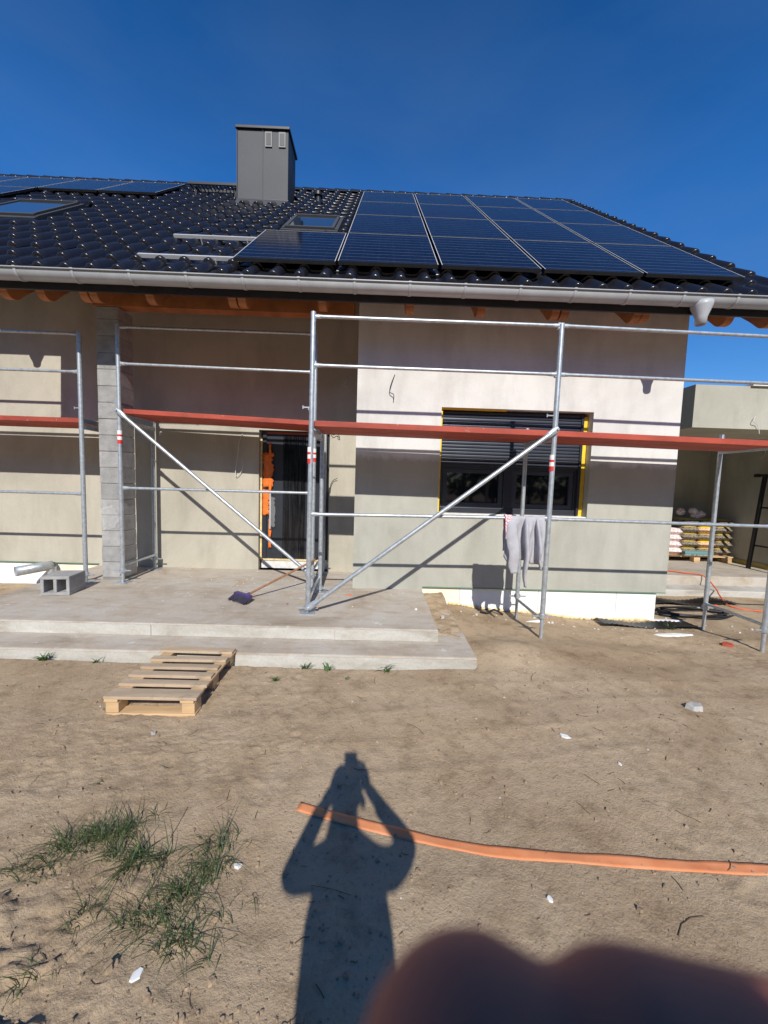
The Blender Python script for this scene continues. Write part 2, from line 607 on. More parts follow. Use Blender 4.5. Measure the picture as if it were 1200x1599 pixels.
def sstep(v, a, b):
    k = np.clip((v - a) / (b - a), 0, 1)
    return k * k * (3 - 2 * k)
PRINTS = []
_pr = random.Random(3)
for _ in range(26):
    px_, py_ = _pr.uniform(-2.6, 4.2), _pr.uniform(1.0, 3.0)
    PRINTS.append((px_, py_, _pr.uniform(0, math.pi), _pr.uniform(.10, .14), _pr.uniform(.04, .055), _pr.uniform(.0015, .004)))
def ground_h(x, y):
    x = np.asarray(x, float)
    y = np.asarray(y, float)
    near = sstep(-(np.hypot(x, y - 2)), -14, -7)
    h = fbm(x, y, .55, 3, 11) * .035
    h = h + fbm(x, y, 1.6, 3, 21, .5) * .014
    rough = sstep(fbm(x, y, .9, 3, 51), -.05, .35) * .8 + .25
    left = sstep(-x, .55, 1.0) * sstep(-y, -1.55, -1.15)
    rough = rough + left * 1.6
    h = h + rough * (np.abs(fbm(x, y, 9, 3, 31, .6)) * .010 * (1 + 1.2 * left) + np.abs(fbm(x, y, 30, 2, 35, .6)) * .012 - .005)
    rid = 1 - np.abs(fbm(x, y, 6, 3, 41)) * 2.2
    h = h + left * sstep(rid, .55, 1) * .018
    for c0, sl in ((2.02, .10), (2.55, .08)):             # faint wheel tracks
        q = (y - (c0 + sl * x + .05 * np.sin(x * .9))) / .10
        trk = np.exp(-q ** 4) * sstep(x, -2.6, -1.6) * sstep(-x, -4.4, -3.6)
        h = h - trk * (.0035 + .002 * np.sin((x + .5 * y) * 52))
        h = h + .003 * np.exp(-((np.abs(q) - 1.25) / .25) ** 2) * sstep(x, -2.6, -1.6) * sstep(-x, -4.4, -3.6) * (.6 + fbm(x, y, 7, 2, 71))
    # dug edge and heap of soil beside the step, lower ground by the right wall
    h = h - .10 * sstep(x, 1.2, 3.0) * sstep(y, 2.9, 3.8) - .05 * sstep(x, .9, 1.6) * sstep(y, 4.0, 4.5)
    h = h + .05 * np.exp(-((x - .95) / .17) ** 2 - ((y - 4.15) / .42) ** 2)
    h = h + .07 * np.exp(-((x - 1.25) / .35) ** 2 - ((y - 3.35) / .22) ** 2)
    h = h + .05 * np.exp(-((x - 2.5) / .7) ** 2 - ((y - 3.55) / .2) ** 2)
    h = h - .10 * sstep(-x, 4.2, 4.6) * sstep(y, 3.6, 4.6)
    for (a, b, th, l, w, dp) in PRINTS:
        i0, i1 = np.searchsorted(x[0], (a - .3, a + .3))
        j0, j1 = np.searchsorted(y[:, 0], (b - .3, b + .3))
        dx, dy = x[j0:j1, i0:i1] - a, y[j0:j1, i0:i1] - b
        u = (dx * math.cos(th) + dy * math.sin(th)) / l
        q = (-dx * math.sin(th) + dy * math.cos(th)) / w
        rr = u * u + q * q
        h[j0:j1, i0:i1] += np.where(rr < 4, -dp * np.exp(-np.minimum(rr, 4) ** 3) + dp * .7 * np.exp(-((np.sqrt(rr) - 1.25) / .22) ** 2), 0)
    # flat under the porch
    inside = sstep(x, -4.4, -4.25) * sstep(-x, -.86, -.82) * sstep(y, 3.0, 3.06)
    inside = inside * (1 - sstep(x, .545, .56) * sstep(y + .12 * fbm(x, y, 5, 3, 61), 3.40, 3.46))
    soilstep = sstep(x, .545, .56) * sstep(-x, -.862, -.842) * sstep(y + .12 * fbm(x, y, 5, 3, 61), 3.38, 3.50)
    h = h * (1 - soilstep) + soilstep * (.092 + .035 * fbm(x, y, 9, 4, 62) + .05 * sstep(y, 4.2, 4.6))
    h = h * (1 - inside) + inside * -.06
    inside2 = sstep(x, -.4, -.2) * sstep(-x, -3.66, -3.4) * sstep(y, 4.72, 4.8)
    h = h * (1 - inside2) + inside2 * -.25
    return h * near
def axis(a, b, st, far):
    c = list(np.arange(a, b, st))
    lo, hi, s = [], [], st
    p = a
    while p > -far:
        s *= 1.3
        p -= s
        lo.append(p)
    p, s = c[-1], st
    while p < far:
        s *= 1.3
        p += s
        hi.append(p)
    return np.array(lo[::-1] + c + hi)
gx = axis(-3.2, 4.4, .0145, 900)
ys = list(np.arange(.9, 2.2, .0095)) + list(np.arange(2.2, 5.2, .017))
lo, p, s = [], .9, .0095
while p > -900:
    s *= 1.35
    p -= s
    lo.append(p)
hi, p, s = [], ys[-1], .017
while p < 900:
    s *= 1.3
    p += s
    hi.append(p)
gy = np.array(lo[::-1] + ys + hi)
X, Y = np.meshgrid(gx, gy)
Z = ground_h(X, Y)
import bisect
gxl, gyl = list(gx), list(gy)
def gz(x, y):
    i = bisect.bisect(gxl, x) - 1
    j = bisect.bisect(gyl, y) - 1
    a, b = (x - gxl[i]) / (gxl[i + 1] - gxl[i]), (y - gyl[j]) / (gyl[j + 1] - gyl[j])
    return float((Z[j, i] * (1 - a) + Z[j, i + 1] * a) * (1 - b) + (Z[j + 1, i] * (1 - a) + Z[j + 1, i + 1] * a) * b)
nx, ny = len(gx), len(gy)
idx = np.arange(nx * ny).reshape(ny, nx)
quads = np.stack([idx[:-1, :-1], idx[:-1, 1:], idx[1:, 1:], idx[1:, :-1]], -1).reshape(-1, 4)
me = bpy.data.meshes.new('ground')
me.vertices.add(nx * ny)
me.vertices.foreach_set('co', np.stack([X, Y, Z], -1).reshape(-1))
me.loops.add(quads.size)
me.loops.foreach_set('vertex_index', quads.reshape(-1))
me.polygons.add(len(quads))
me.polygons.foreach_set('loop_start', np.arange(0, quads.size, 4))
me.polygons.foreach_set('use_smooth', np.ones(len(quads), bool))
me.update(calc_edges=True)
me.materials.append(MATS['soil'])
ground = bpy.data.objects.new('ground', me)
col.objects.link(ground)
ground['kind'] = 'structure'

# ------------------------------------------------------------------ added unseen trees behind the photographer: cut low sky light, darken window reflection
rw = random.Random(5)
leaf_v, leaf_f, tr_mb = [], [], None
wd = bpy.data.meshes.new('added_tree_belt')
V_, F_ = [], []
for row, (yy, hh_) in enumerate(((-21, 13.0), (-26, 15.5))):
    xx = -46.
    while xx < 46:
        H_t = hh_ * rw.uniform(.8, 1.08)
        cx_, cy_ = xx + rw.uniform(-.8, .8), yy + rw.uniform(-1.5, 1.5)
        k = len(V_)
        for i in range(6):
            a = i * math.pi / 3
            V_ += [(cx_ + .18 * math.cos(a), cy_ + .18 * math.sin(a), -.2), (cx_ + .06 * math.cos(a), cy_ + .06 * math.sin(a), H_t * .8)]
        F_ += [(k + 2 * i, k + 2 * ((i + 1) % 6), k + 2 * ((i + 1) % 6) + 1, k + 2 * i + 1) for i in range(6)]
        for _ in range(620):
            t_ = rw.random()
            z = H_t * (.05 + .95 * t_)
            rad = 2.6 * (1 - t_ ** 2.2) ** .6 * rw.random() ** .45 * (.75 + .4 * math.sin(z * 1.7 + xx))
            a = rw.uniform(0, 6.283)
            p = Vector((cx_ + rad * math.cos(a), cy_ + rad * math.sin(a), z))
            q = Vector((rw.gauss(0, 1), rw.gauss(0, 1), rw.gauss(0, 1))).normalized()
            u_ = q.orthogonal().normalized() * rw.uniform(.18, .38)
            w_ = q.cross(u_).normalized() * rw.uniform(.12, .30)
            k = len(V_)
            V_ += [tuple(p - u_), tuple(p - w_), tuple(p + u_), tuple(p + w_)]
            F_.append((k, k + 1, k + 2, k + 3))
        xx += rw.uniform(2.2, 3.4)
wd.from_pydata(V_, [], F_)
wd.materials.append(MATS['leaf_dark'])
added_trees = bpy.data.objects.new('added_tree_belt', wd)
col.objects.link(added_trees)
tag(added_trees, 'added unseen tree belt behind the photographer, cutting low sky light', 'added_tree_belt', kind='stuff')

# ------------------------------------------------------------------ porch slab
SLAB = .19
porch = thing('concrete_porch', 'wide concrete porch slab with one step in front of the house', 'porch', (-1.7, 3.3, 0))
MB().box(-3.98, .58, 3.36, 5.5, .02, SLAB).build('upper_slab', 'concrete', porch, bevel=.008)
for a, b in ((-3.98, -1.98), (-1.976, -.35), (-.346, .58)):
    MB().box(a, b - .001, 3.352, 3.36, .082, SLAB - .012).build('slab_face', 'concrete_face', porch)
MB().box(-4.3, .86, 3.05, 4.62, -.16, .08).build('lower_step', 'concrete', porch, bevel=.012)
MB().box(-4.3, .855, 3.042, 3.05, -.16, .066).build('step_face', 'concrete_face', porch)

# ------------------------------------------------------------------ house
TR, CR = .86, .013                     # tile plane: z = TR*y + CR
TH = math.atan(TR)
CT, ST = math.cos(TH), math.sin(TH)
EAVE, RIDGE = 3.86, 8.98
XR, XL = 4.10, -10.6
K = 1.037                              # roof layout unit
def rp(x, y, n=0.):                    # a point on the roof plane, n metres above it
    return Vector((K * x, K * y - ST * n, TR * K * y + CR + CT * n))
house = thing('house', 'unfinished plastered house with glossy dark tiled roof and attached porch', 'house', (0, 5.5, 0))
W1, W2, WX0, WX1 = 4.67, 5.5, -.28, 3.638
# right block, front wall with window opening
wx0, wx1, wz0, wz1 = .735, 2.575, 1.135, 2.42
wtop = TR * W1 + CR - .13
mb = MB()
mb.box(WX0, wx0, W1, W1 + .32, .225, wtop).box(wx1, WX1, W1, W1 + .32, .225, wtop)
mb.box(WX0, .583, W1, W1 + .32, .186, .225)
mb.box(wx0, wx1, W1, W1 + .32, .225, wz0).box(wx0, wx1, W1, W1 + .32, wz1, wtop)
mb.build('wall', 'plaster_block', house, label='plastered wall of the projecting block, whiter above than below')
mb = MB()
mb.prism([(W1 + .32, .225), (13.2, .225), (13.2, TR * W1), (RIDGE * K, TR * RIDGE * K - .12), (W1 + .32, TR * (W1 + .32) - .1)], 'x', WX1 - .32, WX1)
mb.build('wall', 'plaster_block', house)
MB().box(WX0, WX0 + .3, W1 + .32, W2 + .3, .195, wtop).build('wall', 'plaster_block', house)
# recessed wall with door opening
dx0, dx1, dz0, dz1 = -1.695, -.70, .19, 2.185
rtop = TR * W2 + CR - .14
mb = MB()
mb.box(-10, -3.97, W2, W2 + .32, .215, rtop).box(-3.97, dx0, W2, W2 + .32, .186, rtop).box(dx1, WX0, W2, W2 + .32, .186, rtop).box(dx0, dx1, W2, W2 + .32, dz1, rtop)
mb.build('wall', 'plaster_recess', house, label='beige plastered wall set back behind the porch')
MB().box(-10.3, -10, W2, 13.2, -.2, rtop).build('wall', 'plaster_recess', house)
MB().box(-10.3, WX1, 13.2, 13.5, -.2, TR * W1).build('wall', 'plaster_recess', house)
# base insulation boards
for a, b, mname in ((.585, 1.06, 'eps_yellowed'), (1.063, 2.05, 'eps_white'), (2.053, 3.04, 'eps_white'), (3.043, 3.545, 'eps_white')):
    MB().box(a, b, W1 + .03, W1 + .2, -.45, .219).build('insulation_board', mname, house, bevel=.003)
for a, b, mname in ((-7.4, -6.4, 'eps_white'), (-6.397, -5.4, 'eps_white'), (-5.397, -4.56, 'eps_white'), (-4.557, -3.9, 'eps_yellowed')):
    MB().box(a, b, W2 + .03, W2 + .2, -.45, .209).build('insulation_board', mname, house, bevel=.003)
MB().box(WX0 + .87, WX1 + .002, W1 - .004, W1 + .03, .219, .231).build('base_profile', 'green_strip', house)
MB().box(-9.9, -3.96, W2 - .004, W2 + .03, .208, .220).build('base_profile', 'green_strip', house)
mb = MB()                                   # ragged glue foam under the boards
for i in range(42):
    x = .95 + i * .062 + rnd.uniform(-.02, .02)
    mb.ellipsoid((x, W1 + .02, gz(x, W1 - .03) + .012), (rnd.uniform(.03, .06), .02, rnd.uniform(.012, .024)), 7, 5)
fo = mb.build('glue_foam', 'foam_cream', house, smooth=True)
# window
win = MB().box(wx0 + .0, wx1 - .06, W1 + .17, W1 + .175, wz0 + .01, wz1).build('window', 'glass', house)
fr = MB()
fy0, fy1 = W1 + .125, W1 + .19
L_, Rr = wx0 + .005, wx1 - .062
mid = 1.62
fr.box(L_, Rr, fy0, fy1, wz0 + .015, wz0 + .085).box(L_, Rr, fy0, fy1, 1.70, 1.745)
fr.box(L_, L_ + .06, fy0, fy1, wz0 + .085, 1.70).box(Rr - .06, Rr, fy0, fy1, wz0 + .085, 1.70).box(mid - .055, mid + .055, fy0, fy1, wz0 + .085, 1.70)
fr.build('window_frame', 'anthracite', win, bevel=.004)
for a, b in ((L_ + .062, mid - .057), (mid + .057, Rr - .062)):
    s_ = MB()
    q0, q1, y0, y1 = wz0 + .087, 1.698, fy0 + .012, fy1
    s_.box(a, b, y0, y1, q0, q0 + .06).box(a, b, y0, y1, q1 - .05, q1)
    s_.box(a, a + .055, y0, y1, q0 + .06, q1 - .05).box(b - .055, b, y0, y1, q0 + .06, q1 - .05)
    s_.build('sash', 'shutter_metal', win, bevel=.004)
sh = MB()
zz = 1.755
k = 0
prof = [(0, 0), (-.010, .006), (-.013, .019), (-.010, .032), (0, .038)]
while zz < wz1 - .01:
    vs, n_ = [], len(prof)
    for xx in (L_ + .03, Rr - .03):
        vs += [(xx, W1 + .118 + p, zz + q) for p, q in prof]
    sh.raw(vs, [(i, i + 1, n_ + i + 1, n_ + i) for i in range(n_ - 1)])
    zz += .0405
    k += 1
shut = sh.build('roller_shutter', 'shutter_metal', win, smooth=30)
shut['kind'] = 'stuff'
MB().box(L_ + .03, Rr - .03, W1 + .1, W1 + .118, 1.735, 1.757).build('shutter_bar', 'anthracite', win, bevel=.003)
for a, b in ((L_, L_ + .03), (Rr - .03, Rr)):
    MB().box(a, b, W1 + .09, W1 + .125, wz0 + .02, wz1 - .002).build('shutter_guide', 'anthracite', win)
MB().box(wx0 + .001, wx0 + .018, W1 + .02, W1 + .09, wz0 + .02, wz1 - .04).build('edge_strip', 'yellow_foam', win)
MB().box(wx1 - .06, wx1 - .001, W1 + .118, W1 + .13, wz0 + .01, wz1 - .04).build('edge_strip', 'yellow_foam', win)
MB().box(wx0 + .002, wx0 + .8, W1 + .03, W1 + .08, wz1 - .016, wz1 - .001).build('edge_strip', 'yellow_foam', win)
MB().box(wx0 + .003, wx1 - .003, W1 + .01, W1 + .16, wz0 - .002, wz0 + .014).build('window_sill', 'sill_white', win)

# door
door = MB().box(dx0 + .03, dx1, W2 + .10, W2 + .16, .335, dz1 - .045).build('door', 'anthracite', house)
MB().box(dx0 + .02, dx1, W2 + .085, W2 + .2, .20, .332).build('threshold', 'sill_white', door)
MB().box(dx0 + .02, dx1, W2 + .07, W2 + .10, .315, .338).build('threshold_edge', 'foam_cream', door)
MB().box(-1.375, -1.05, W2 + .092, W2 + .10, .345, dz1 - .05).build('door_glass', 'door_glass', door)
f_ = MB().box(dx0 + .03, dx0 + .085, W2 + .08, W2 + .10, .34, dz1 - .05).box(dx1 - .085, dx1 - .002, W2 + .08, W2 + .10, .34, dz1 - .05)
f_.box(dx0 + .03, dx1 - .002, W2 + .08, W2 + .10, dz1 - .05, dz1 - .002)
f_.build('door_frame', 'anthracite', door, bevel=.003)
MB().box(-1.60, -.92, W2 + .072, W2 + .08, dz1 - .04, dz1 - .018).build('tape', 'scrap_red', door)
MB().box(dx0 + .004, dx0 + .028, W2 + .06, W2 + .10, .33, dz1 - .1).build('edge_foam', 'foam_cream', door)
def torn(x0, x1, z0, z1, y, seed):          # torn sheet of protective film
    r = random.Random(seed)
    n = 14
    vs, fs = [], []
    for i in range(n + 1):
        z = z0 + (z1 - z0) * i / n
        a, b = x0 + r.uniform(0, .12) * (x1 - x0), x1 - r.uniform(0, .30) ** 1.5 * 2.0 * (x1 - x0)
        for q in range(4):
            x = a + (b - a) * q / 3
            vs.append((x, y - .004 - .008 * r.random(), z + r.uniform(-.015, .015)))
    for i in range(n):
        for q in range(3):
            k = i * 4 + q
            fs.append((k, k + 1, k + 5, k + 4))
    return MB().raw(vs, fs)
def film_piece(*a):
    o = torn(*a).build('protective_film', 'orange_film', door, smooth=True)
    s = o.modifiers.new('thick', 'SOLIDIFY')
    s.thickness = .0015
film_piece(-1.665, -1.495, 1.38, 1.87, W2 + .079, 1)
film_piece(-1.575, -1.535, 1.30, 2.02, W2 + .073, 2)
film_piece(-1.67, -1.545, .98, 1.35, W2 + .079, 3)
film_piece(-1.575, -1.53, .50, .92, W2 + .079, 4)
film_piece(-.95, -.915, .52, .60, W2 + .098, 5)
hd = MB()
hd.tube([(-1.545, W2 + .10, 1.24), (-1.545, W2 + .055, 1.24)], .011, 8).tube([(-1.545, W2 + .10, .86), (-1.545, W2 + .055, .86)], .011, 8)
hd.tube([(-1.545, W2 + .05, 1.32), (-1.545, W2 + .05, .78)], .014, 10)
hd.build('door_handle', 'zinc', door, smooth=30)
fl = torn(-1.55, -1.465, .82, 1.24, W2 + .04, 9).build('handle_wrap', 'plastic_film', door, smooth=True)

# roof
roof = MB()
prof = [(EAVE + .06, -.05), (RIDGE, -.05)]
pts = [rp(0, EAVE + .04, -.045), rp(0, RIDGE, -.045), rp(0, RIDGE, -.095), rp(0, EAVE + .09, -.095)]
back = lambda p: Vector((p.x, 2 * RIDGE * K - p.y, p.z))
def slab_x(x0, x1, P):
    vs = [(x0, p.y, p.z) for p in P] + [(x1, p.y, p.z) for p in P]
    n = len(P)
    return vs, [tuple(range(n)), tuple(range(n, 2 * n))] + [(i, (i + 1) % n, n + (i + 1) % n, n + i) for i in range(n)]
STEPX = -4.36
roof.raw(*slab_x(STEPX, XR * K - .03, pts))
pts2 = [rp(0, 4.50, -.045), rp(0, RIDGE, -.045), rp(0, RIDGE, -.095), rp(0, 4.54, -.095)]
roof.raw(*slab_x(XL, STEPX - .001, pts2))
roof.raw(*slab_x(XL, XR * K - .03, [back(p) for p in pts]))
roof = roof.build('roof', 'sheathing', house)
# tiles
TW, TL, EXP = .243, .41, .363
prof = [(0, .006), (.03, 0), (.095, 0), (.122, .006), (.138, .030), (.162, .056), (.192, .066), (.220, .056), (.243, .030), (.252, .004)]
def tile_arrays():
    n = len(prof)
    vs = []
    rows = ((TL, .000, 0), (.0, .038, 0), (-.011, .034, .0), (-.0165, .025, .003), (-.0165, .002, .006))
    for s, dn, sh in rows:
        for x, h in prof:
            vs.append((x * K, s, h * (1 - sh * 20) + dn))
    fs = []
    for r_ in range(len(rows) - 1):
        fs += [(r_ * n + i, r_ * n + i + 1, (r_ + 1) * n + i + 1, (r_ + 1) * n + i) for i in range(n - 1)]
    return vs, fs
tv, tf = tile_arrays()
tile_me = MB().raw(tv, tf).mesh('roof_tile', 'tile_glaze', 48)
# panels and openings in the roof: (x0,x1,y0,y1)
PX0, PW, PB, PH = -.462, 1.032, 4.07, 1.088
OPEN = [(-1.40, -.68, 5.62, 6.32), (-5.78, -4.72, 5.62, 6.58), (-2.69, -1.77, 7.44, 8.1)]
NR = int((RIDGE - EAVE) / CT / EXP) + 1
cands = []
ncol = int((XR - XL) / TW)
for r_ in range(NR):
    for c_ in range(ncol):
        x = XR - (c_ + 1) * TW
        s = r_ * EXP
        y = EAVE + s * CT
        if x * K + .1 < STEPX and y < 4.40:
            continue
        if y > RIDGE - .12:
            continue
        cx_, cy_ = x + TW / 2, y + .5 * EXP * CT
        if any(a < cx_ < b and c < cy_ < d for a, b, c, d in OPEN):
            continue
        under = (PX0 < cx_ < PX0 + 4 * PW and PB + .15 < y + .1 < PB + 4 * PH - .1) or (PX0 - 1.0 < cx_ < PX0 and PB + .15 < y + .1 < PB + PH - .1) or (cx_ < -4.15 and y > 7.15)
        # screen position, to keep the pieces that show largest
        d = rp(cx_, cy_) - Vector((0, 0, CAMZ))
        w = d.dot(_f)
        sxp, syp = d.dot(_r2) / w, d.dot(_u2) / w
        vis = abs(sxp) < 1.05 and not under
        cands.append((d.length if vis else 999, x, y))
cands.sort()
rest = MB()
for i, (dd, x, y) in enumerate(cands):
    base = rp(x, y, 0) + Vector((rnd.uniform(-.003, .003), 0, rnd.uniform(-.002, .003)))
    if i < 300:
        o = inst('roof_tile', tile_me, roof, base, (TH + rnd.uniform(-.016, .016), rnd.uniform(-.014, .014), rnd.uniform(-.010, .010)))
    else:
        rx_, ry_ = rnd.uniform(-.016, .016), rnd.uniform(-.016, .016)
        vs = [(base.x + a, base.y + b * CT - (c + rx_ * a + ry_ * b) * ST, base.z + b * ST + (c + rx_ * a + ry_ * b) * CT) for a, b, c in tv]
        rest.raw(vs, tf)
o = rest.build('roof_tiles', 'tile_glaze', roof, smooth=48)
o['kind'] = 'stuff'
# back slope: plain courses
mb = MB()
for r_ in range(NR):
    y = EAVE + r_ * EXP * CT
    a, b = back(rp(0, y, .05)), back(rp(0, min(y + TL * CT, RIDGE), .01))
    mb.raw([(XL, a.y, a.z), (XR * K, a.y, a.z), (XR * K, b.y, b.z), (XL, b.y, b.z)], [(0, 1, 2, 3)])
o = mb.build('rear_tiles', 'tile_glaze', roof)
o['kind'] = 'stuff'
# ridge tiles
rv, rf = [], []
n = 9
for s, rad in ((0, .125), (.38, .105)):
    for i in range(n):
        a = math.pi * (i / (n - 1))
        rv.append((s, math.cos(a) * rad, math.sin(a) * rad * .85))
for i in range(n):
    a = math.pi * (i / (n - 1))
    rv.append((0, math.cos(a) * .105, math.sin(a) * .105 * .85))
rf = [(i, i + 1, n + i + 1, n + i) for i in range(n - 1)] + [(2 * n + i, 2 * n + i + 1, i + 1, i) for i in range(n - 1)]
ridge_me = MB().raw(rv, rf).mesh('ridge_tile', 'tile_glaze', 40)
x = XR * K - .38
while x > XL:
    inst('ridge_tile', ridge_me, roof, (x, RIDGE * K, TR * RIDGE * K + CR - .01))
    x -= .36
# verge tiles down the right edge
vg = MB()
vg.raw([(0, -.012, .055), (0, TL, .03), (.035, TL, .03), (.035, -.012, .055), (.035, TL, -.12), (.035, -.012, -.12), (.015, TL, -.12), (.015, -.012, -.12)],
       [(0, 1, 2, 3), (3, 2, 4, 5), (5, 4, 6, 7), (0, 3, 5, 7)])
verge_me = vg.mesh('verge_tile', 'tile_glaze')
for r_ in range(NR):
    y = EAVE + r_ * EXP * CT
    if y < RIDGE - .2:
        inst('verge_tile', verge_me, roof, rp(XR - .012, y, 0), (TH, 0, 0))
# rafters
def rafter(x, w=.085):
    e_ = Vector((0, -CT, -ST))                     # down the slope
    n_ = Vector((0, -ST, CT))
    rq = lambda y, n: Vector((0, y - ST * n, TR * y + CR + CT * n))
    P = [rq(9.2, -.10), rq(4.10, -.10), rq(4.05, -.11)]
    c = rq(4.13, -.225)
    for a in range(-20, 100, 14):                  # rounded tail
        P.append(c + e_ * (.10 * math.cos(R(a))) - n_ * (.085 * math.sin(R(a))))
    P += [rq(4.24, -.30), rq(9.2, -.30)]
    MB().prism([(p.y, p.z) for p in P], 'x', x - w / 2, x + w / 2).build('rafter', 'timber', roof, bevel=.004)
for x in (-3.93, -3.55, -3.11, -3.01, -2.43, -1.58, -1.48, -.64, .28, 1.04, 1.83, 1.93, 2.70, 2.79, 3.70, 4.18):
    rafter(x)
for x in (-4.8, -5.6, -6.4, -7.2, -8.0):
    p0, p1 = rp(x, 4.95, -.185), rp(x, 8.9, -.185)
    MB().beam(p0, p1, .08, .16).build('rafter', 'timber', roof)
# fascia, gutter
MB().box(STEPX, XR * K - .03, 4.085, 4.11, 3.335, 3.49).build('fascia_board', 'dark_board', house)
def gutter(x0, x1, y, ztop, parent, br):
    gt = MB()
    nseg = 14
    vs, fs = [], []
    prof = [(-.078 - .010, .004), (-.078 - .011, -.008), (-.080, -.006)]
    prof = [(-.089, -.006), (-.092, .004), (-.083, .008)] + [(-.078 * math.cos(math.pi * i / nseg), -.078 * math.sin(math.pi * i / nseg) - .004) for i in range(nseg + 1)]
    n = len(prof)
    for xx in (x0, x1):
        vs += [(xx, y + p, ztop + q) for p, q in prof]
    fs = [(i, i + 1, n + i + 1, n + i) for i in range(n - 1)]
    o = gt.raw(vs, fs).build('gutter', 'zinc', parent, smooth=50)
    s = o.modifiers.new('thick', 'SOLIDIFY')
    s.thickness = .003
    xx = x1 - .2
    while xx > x0 and br:
        b = MB()
        pr = [(-.0955, .006)] + [(-.0835 * math.cos(math.pi * i / nseg), -.0835 * math.sin(math.pi * i / nseg) - .004) for i in range(nseg + 1)] + [(.082, .03)]
        n = len(pr)
        vs = []
        for dx in (-.014, .014):
            vs += [(xx + dx, y + p, ztop + q) for p, q in pr]
        bo = b.raw(vs, [(i, i + 1, n + i + 1, n + i) for i in range(n - 1)]).build('gutter_bracket', 'zinc', o, smooth=50)
        s = bo.modifiers.new('thick', 'SOLIDIFY')
        s.thickness = .009
        xx -= .545
    return o
gut = gutter(STEPX, XR * K + .02, 3.995, 3.455, house, True)
fn = MB()
fn.tube([(3.225, 3.995, 3.415), (3.225, 3.995, 3.37), (3.23, 3.996, 3.265), (3.23, 3.996, 3.195)], [.098, .094, .052, .048], 18, caps=False)
fo = fn.build('gutter_outlet', 'zinc', gut, smooth=40)
s = fo.modifiers.new('thick', 'SOLIDIFY')
s.thickness = .004
gut2 = gutter(XL, STEPX - .002, 4.60, 3.87, house, False)
MB().tube([(-4.69, 4.60, 3.83), (-4.69, 4.60, 3.78), (-4.69, 4.60, 3.68), (-4.69, 4.60, 3.64)], [.11, .105, .056, .052], 14).build('gutter_outlet', 'zinc', gut2, smooth=40)
# porch beam
MB().box(-3.42, WX0 - .06, 4.74, 4.88, 3.47, 3.63).build('porch_beam', 'timber', house, bevel=.004)

# chimney
def at_y(px, py, Yv):
    d = _f + _r2 * ((px - 600) / 600) - _u2 * ((py - 799.5) / 600)
    return Vector((0, 0, CAMZ)) + d * (Yv / d.y)
cy0, cy1, cx0, cx1 = 7.42 * K, 8.0 * K, -2.70 * K, -1.79 * K
cz0, cz1 = TR * cy0 + CR, at_y(410, 203, 7.42 * K).z
ch = MB().box(cx0, cx1, cy0, cy1, cz0 - .1, cz1).build('chimney', 'chimney_metal', house, bevel=.006)
MB().box(cx0 - .03, cx1 + .03, cy0 - .04, cy1 + .05, cz1, cz1 + .05).build('chimney_cap', 'black_plastic', ch, bevel=.005)
MB().box(cx0 - .012, cx0, cy0 - .012, cy1, cz0 - .05, cz1 - .002).build('corner_seam', 'dark_metal', ch)
MB().box((cx0 + cx1) / 2 - .002, (cx0 + cx1) / 2 + .004, cy0 - .014, cy0 - .001, cz0 + .1, cz1 - .01).build('panel_seam', 'dark_metal', ch)
MB().box(cx0 - .01, cx1 + .012, cy0 - .02, cy0 - .001, cz0 + .085, cz0 + .10).build('panel_seam', 'dark_metal', ch)
MB().prism([(cy0 - .09, cz0 - .05), (cy0 - .001, cz0 - .01), (cy0 - .001, cz0 + .082), (cy0 - .02, cz0 + .082)], 'x', cx0 - .02, cx1 + .01).build('flashing', 'chimney_metal', ch)
for a in (-2.28, -2.03):
    g_ = MB().box(a, a + .125, cy0 - .022, cy0 - .001, cz1 - .30, cz1 - .04).build('vent_grille', 'vent_metal', ch)
    MB().box(a + .018, a + .107, cy0 - .026, cy0 - .0225, cz1 - .275, cz1 - .065).build('vent_opening', 'black_plastic', g_)  # black plate: the dark inside of the vent put in as colour
MB().tube([(-2.6, 7.85, cz1 + .05), (-2.6, 7.85, cz1 + .085)], [.05, .03], 10).build('flue_top', 'zinc', ch)

# skylights
def skylight(x0, x1, y0, y1):
    sk = MB()
    e = Vector((0, CT, ST))
    nn = Vector((0, -ST, CT))
    L = K * (y1 - y0) / CT
    o0 = rp(x0, y0, 0)
    def bx(u0, u1, s0, s1, n0, n1):
        c = o0 + Vector(((u0 + u1) / 2, 0, 0)) + e * ((s0 + s1) / 2) + nn * ((n0 + n1) / 2)
        return c, Vector(((u1 - u0) / 2, 0, 0)), e * ((s1 - s0) / 2), nn * ((n1 - n0) / 2)
    w = K * (x1 - x0)
    g = MB().obox(*bx(.042, w - .042, .042, L - .042, .04, .088)).build('skylight', 'skylight_glass', roof)
    f = MB()
    f.obox(*bx(0, w, 0, .046, -.02, .095)).obox(*bx(0, w, L - .046, L, -.02, .11)).obox(*bx(0, .044, .046, L - .046, -.02, .10)).obox(*bx(w - .044, w, .046, L - .046, -.02, .10))
    f.build('skylight_frame', 'chimney_metal', g, bevel=.004)
    f2 = MB().obox(*bx(-.05, w + .05, -.10, -.001, -.01, .062)).obox(*bx(-.05, -.001, 0, L + .05, -.01, .07)).obox(*bx(w + .001, w + .05, 0, L + .05, -.01, .07)).obox(*bx(0, w, L + .001, L + .05, -.01, .075))
    f2.build('skylight_flashing', 'chimney_metal', g)
skylight(-1.38, -.70, 5.60, 6.28)
skylight(-5.72, -4.80, 5.66, 6.50)
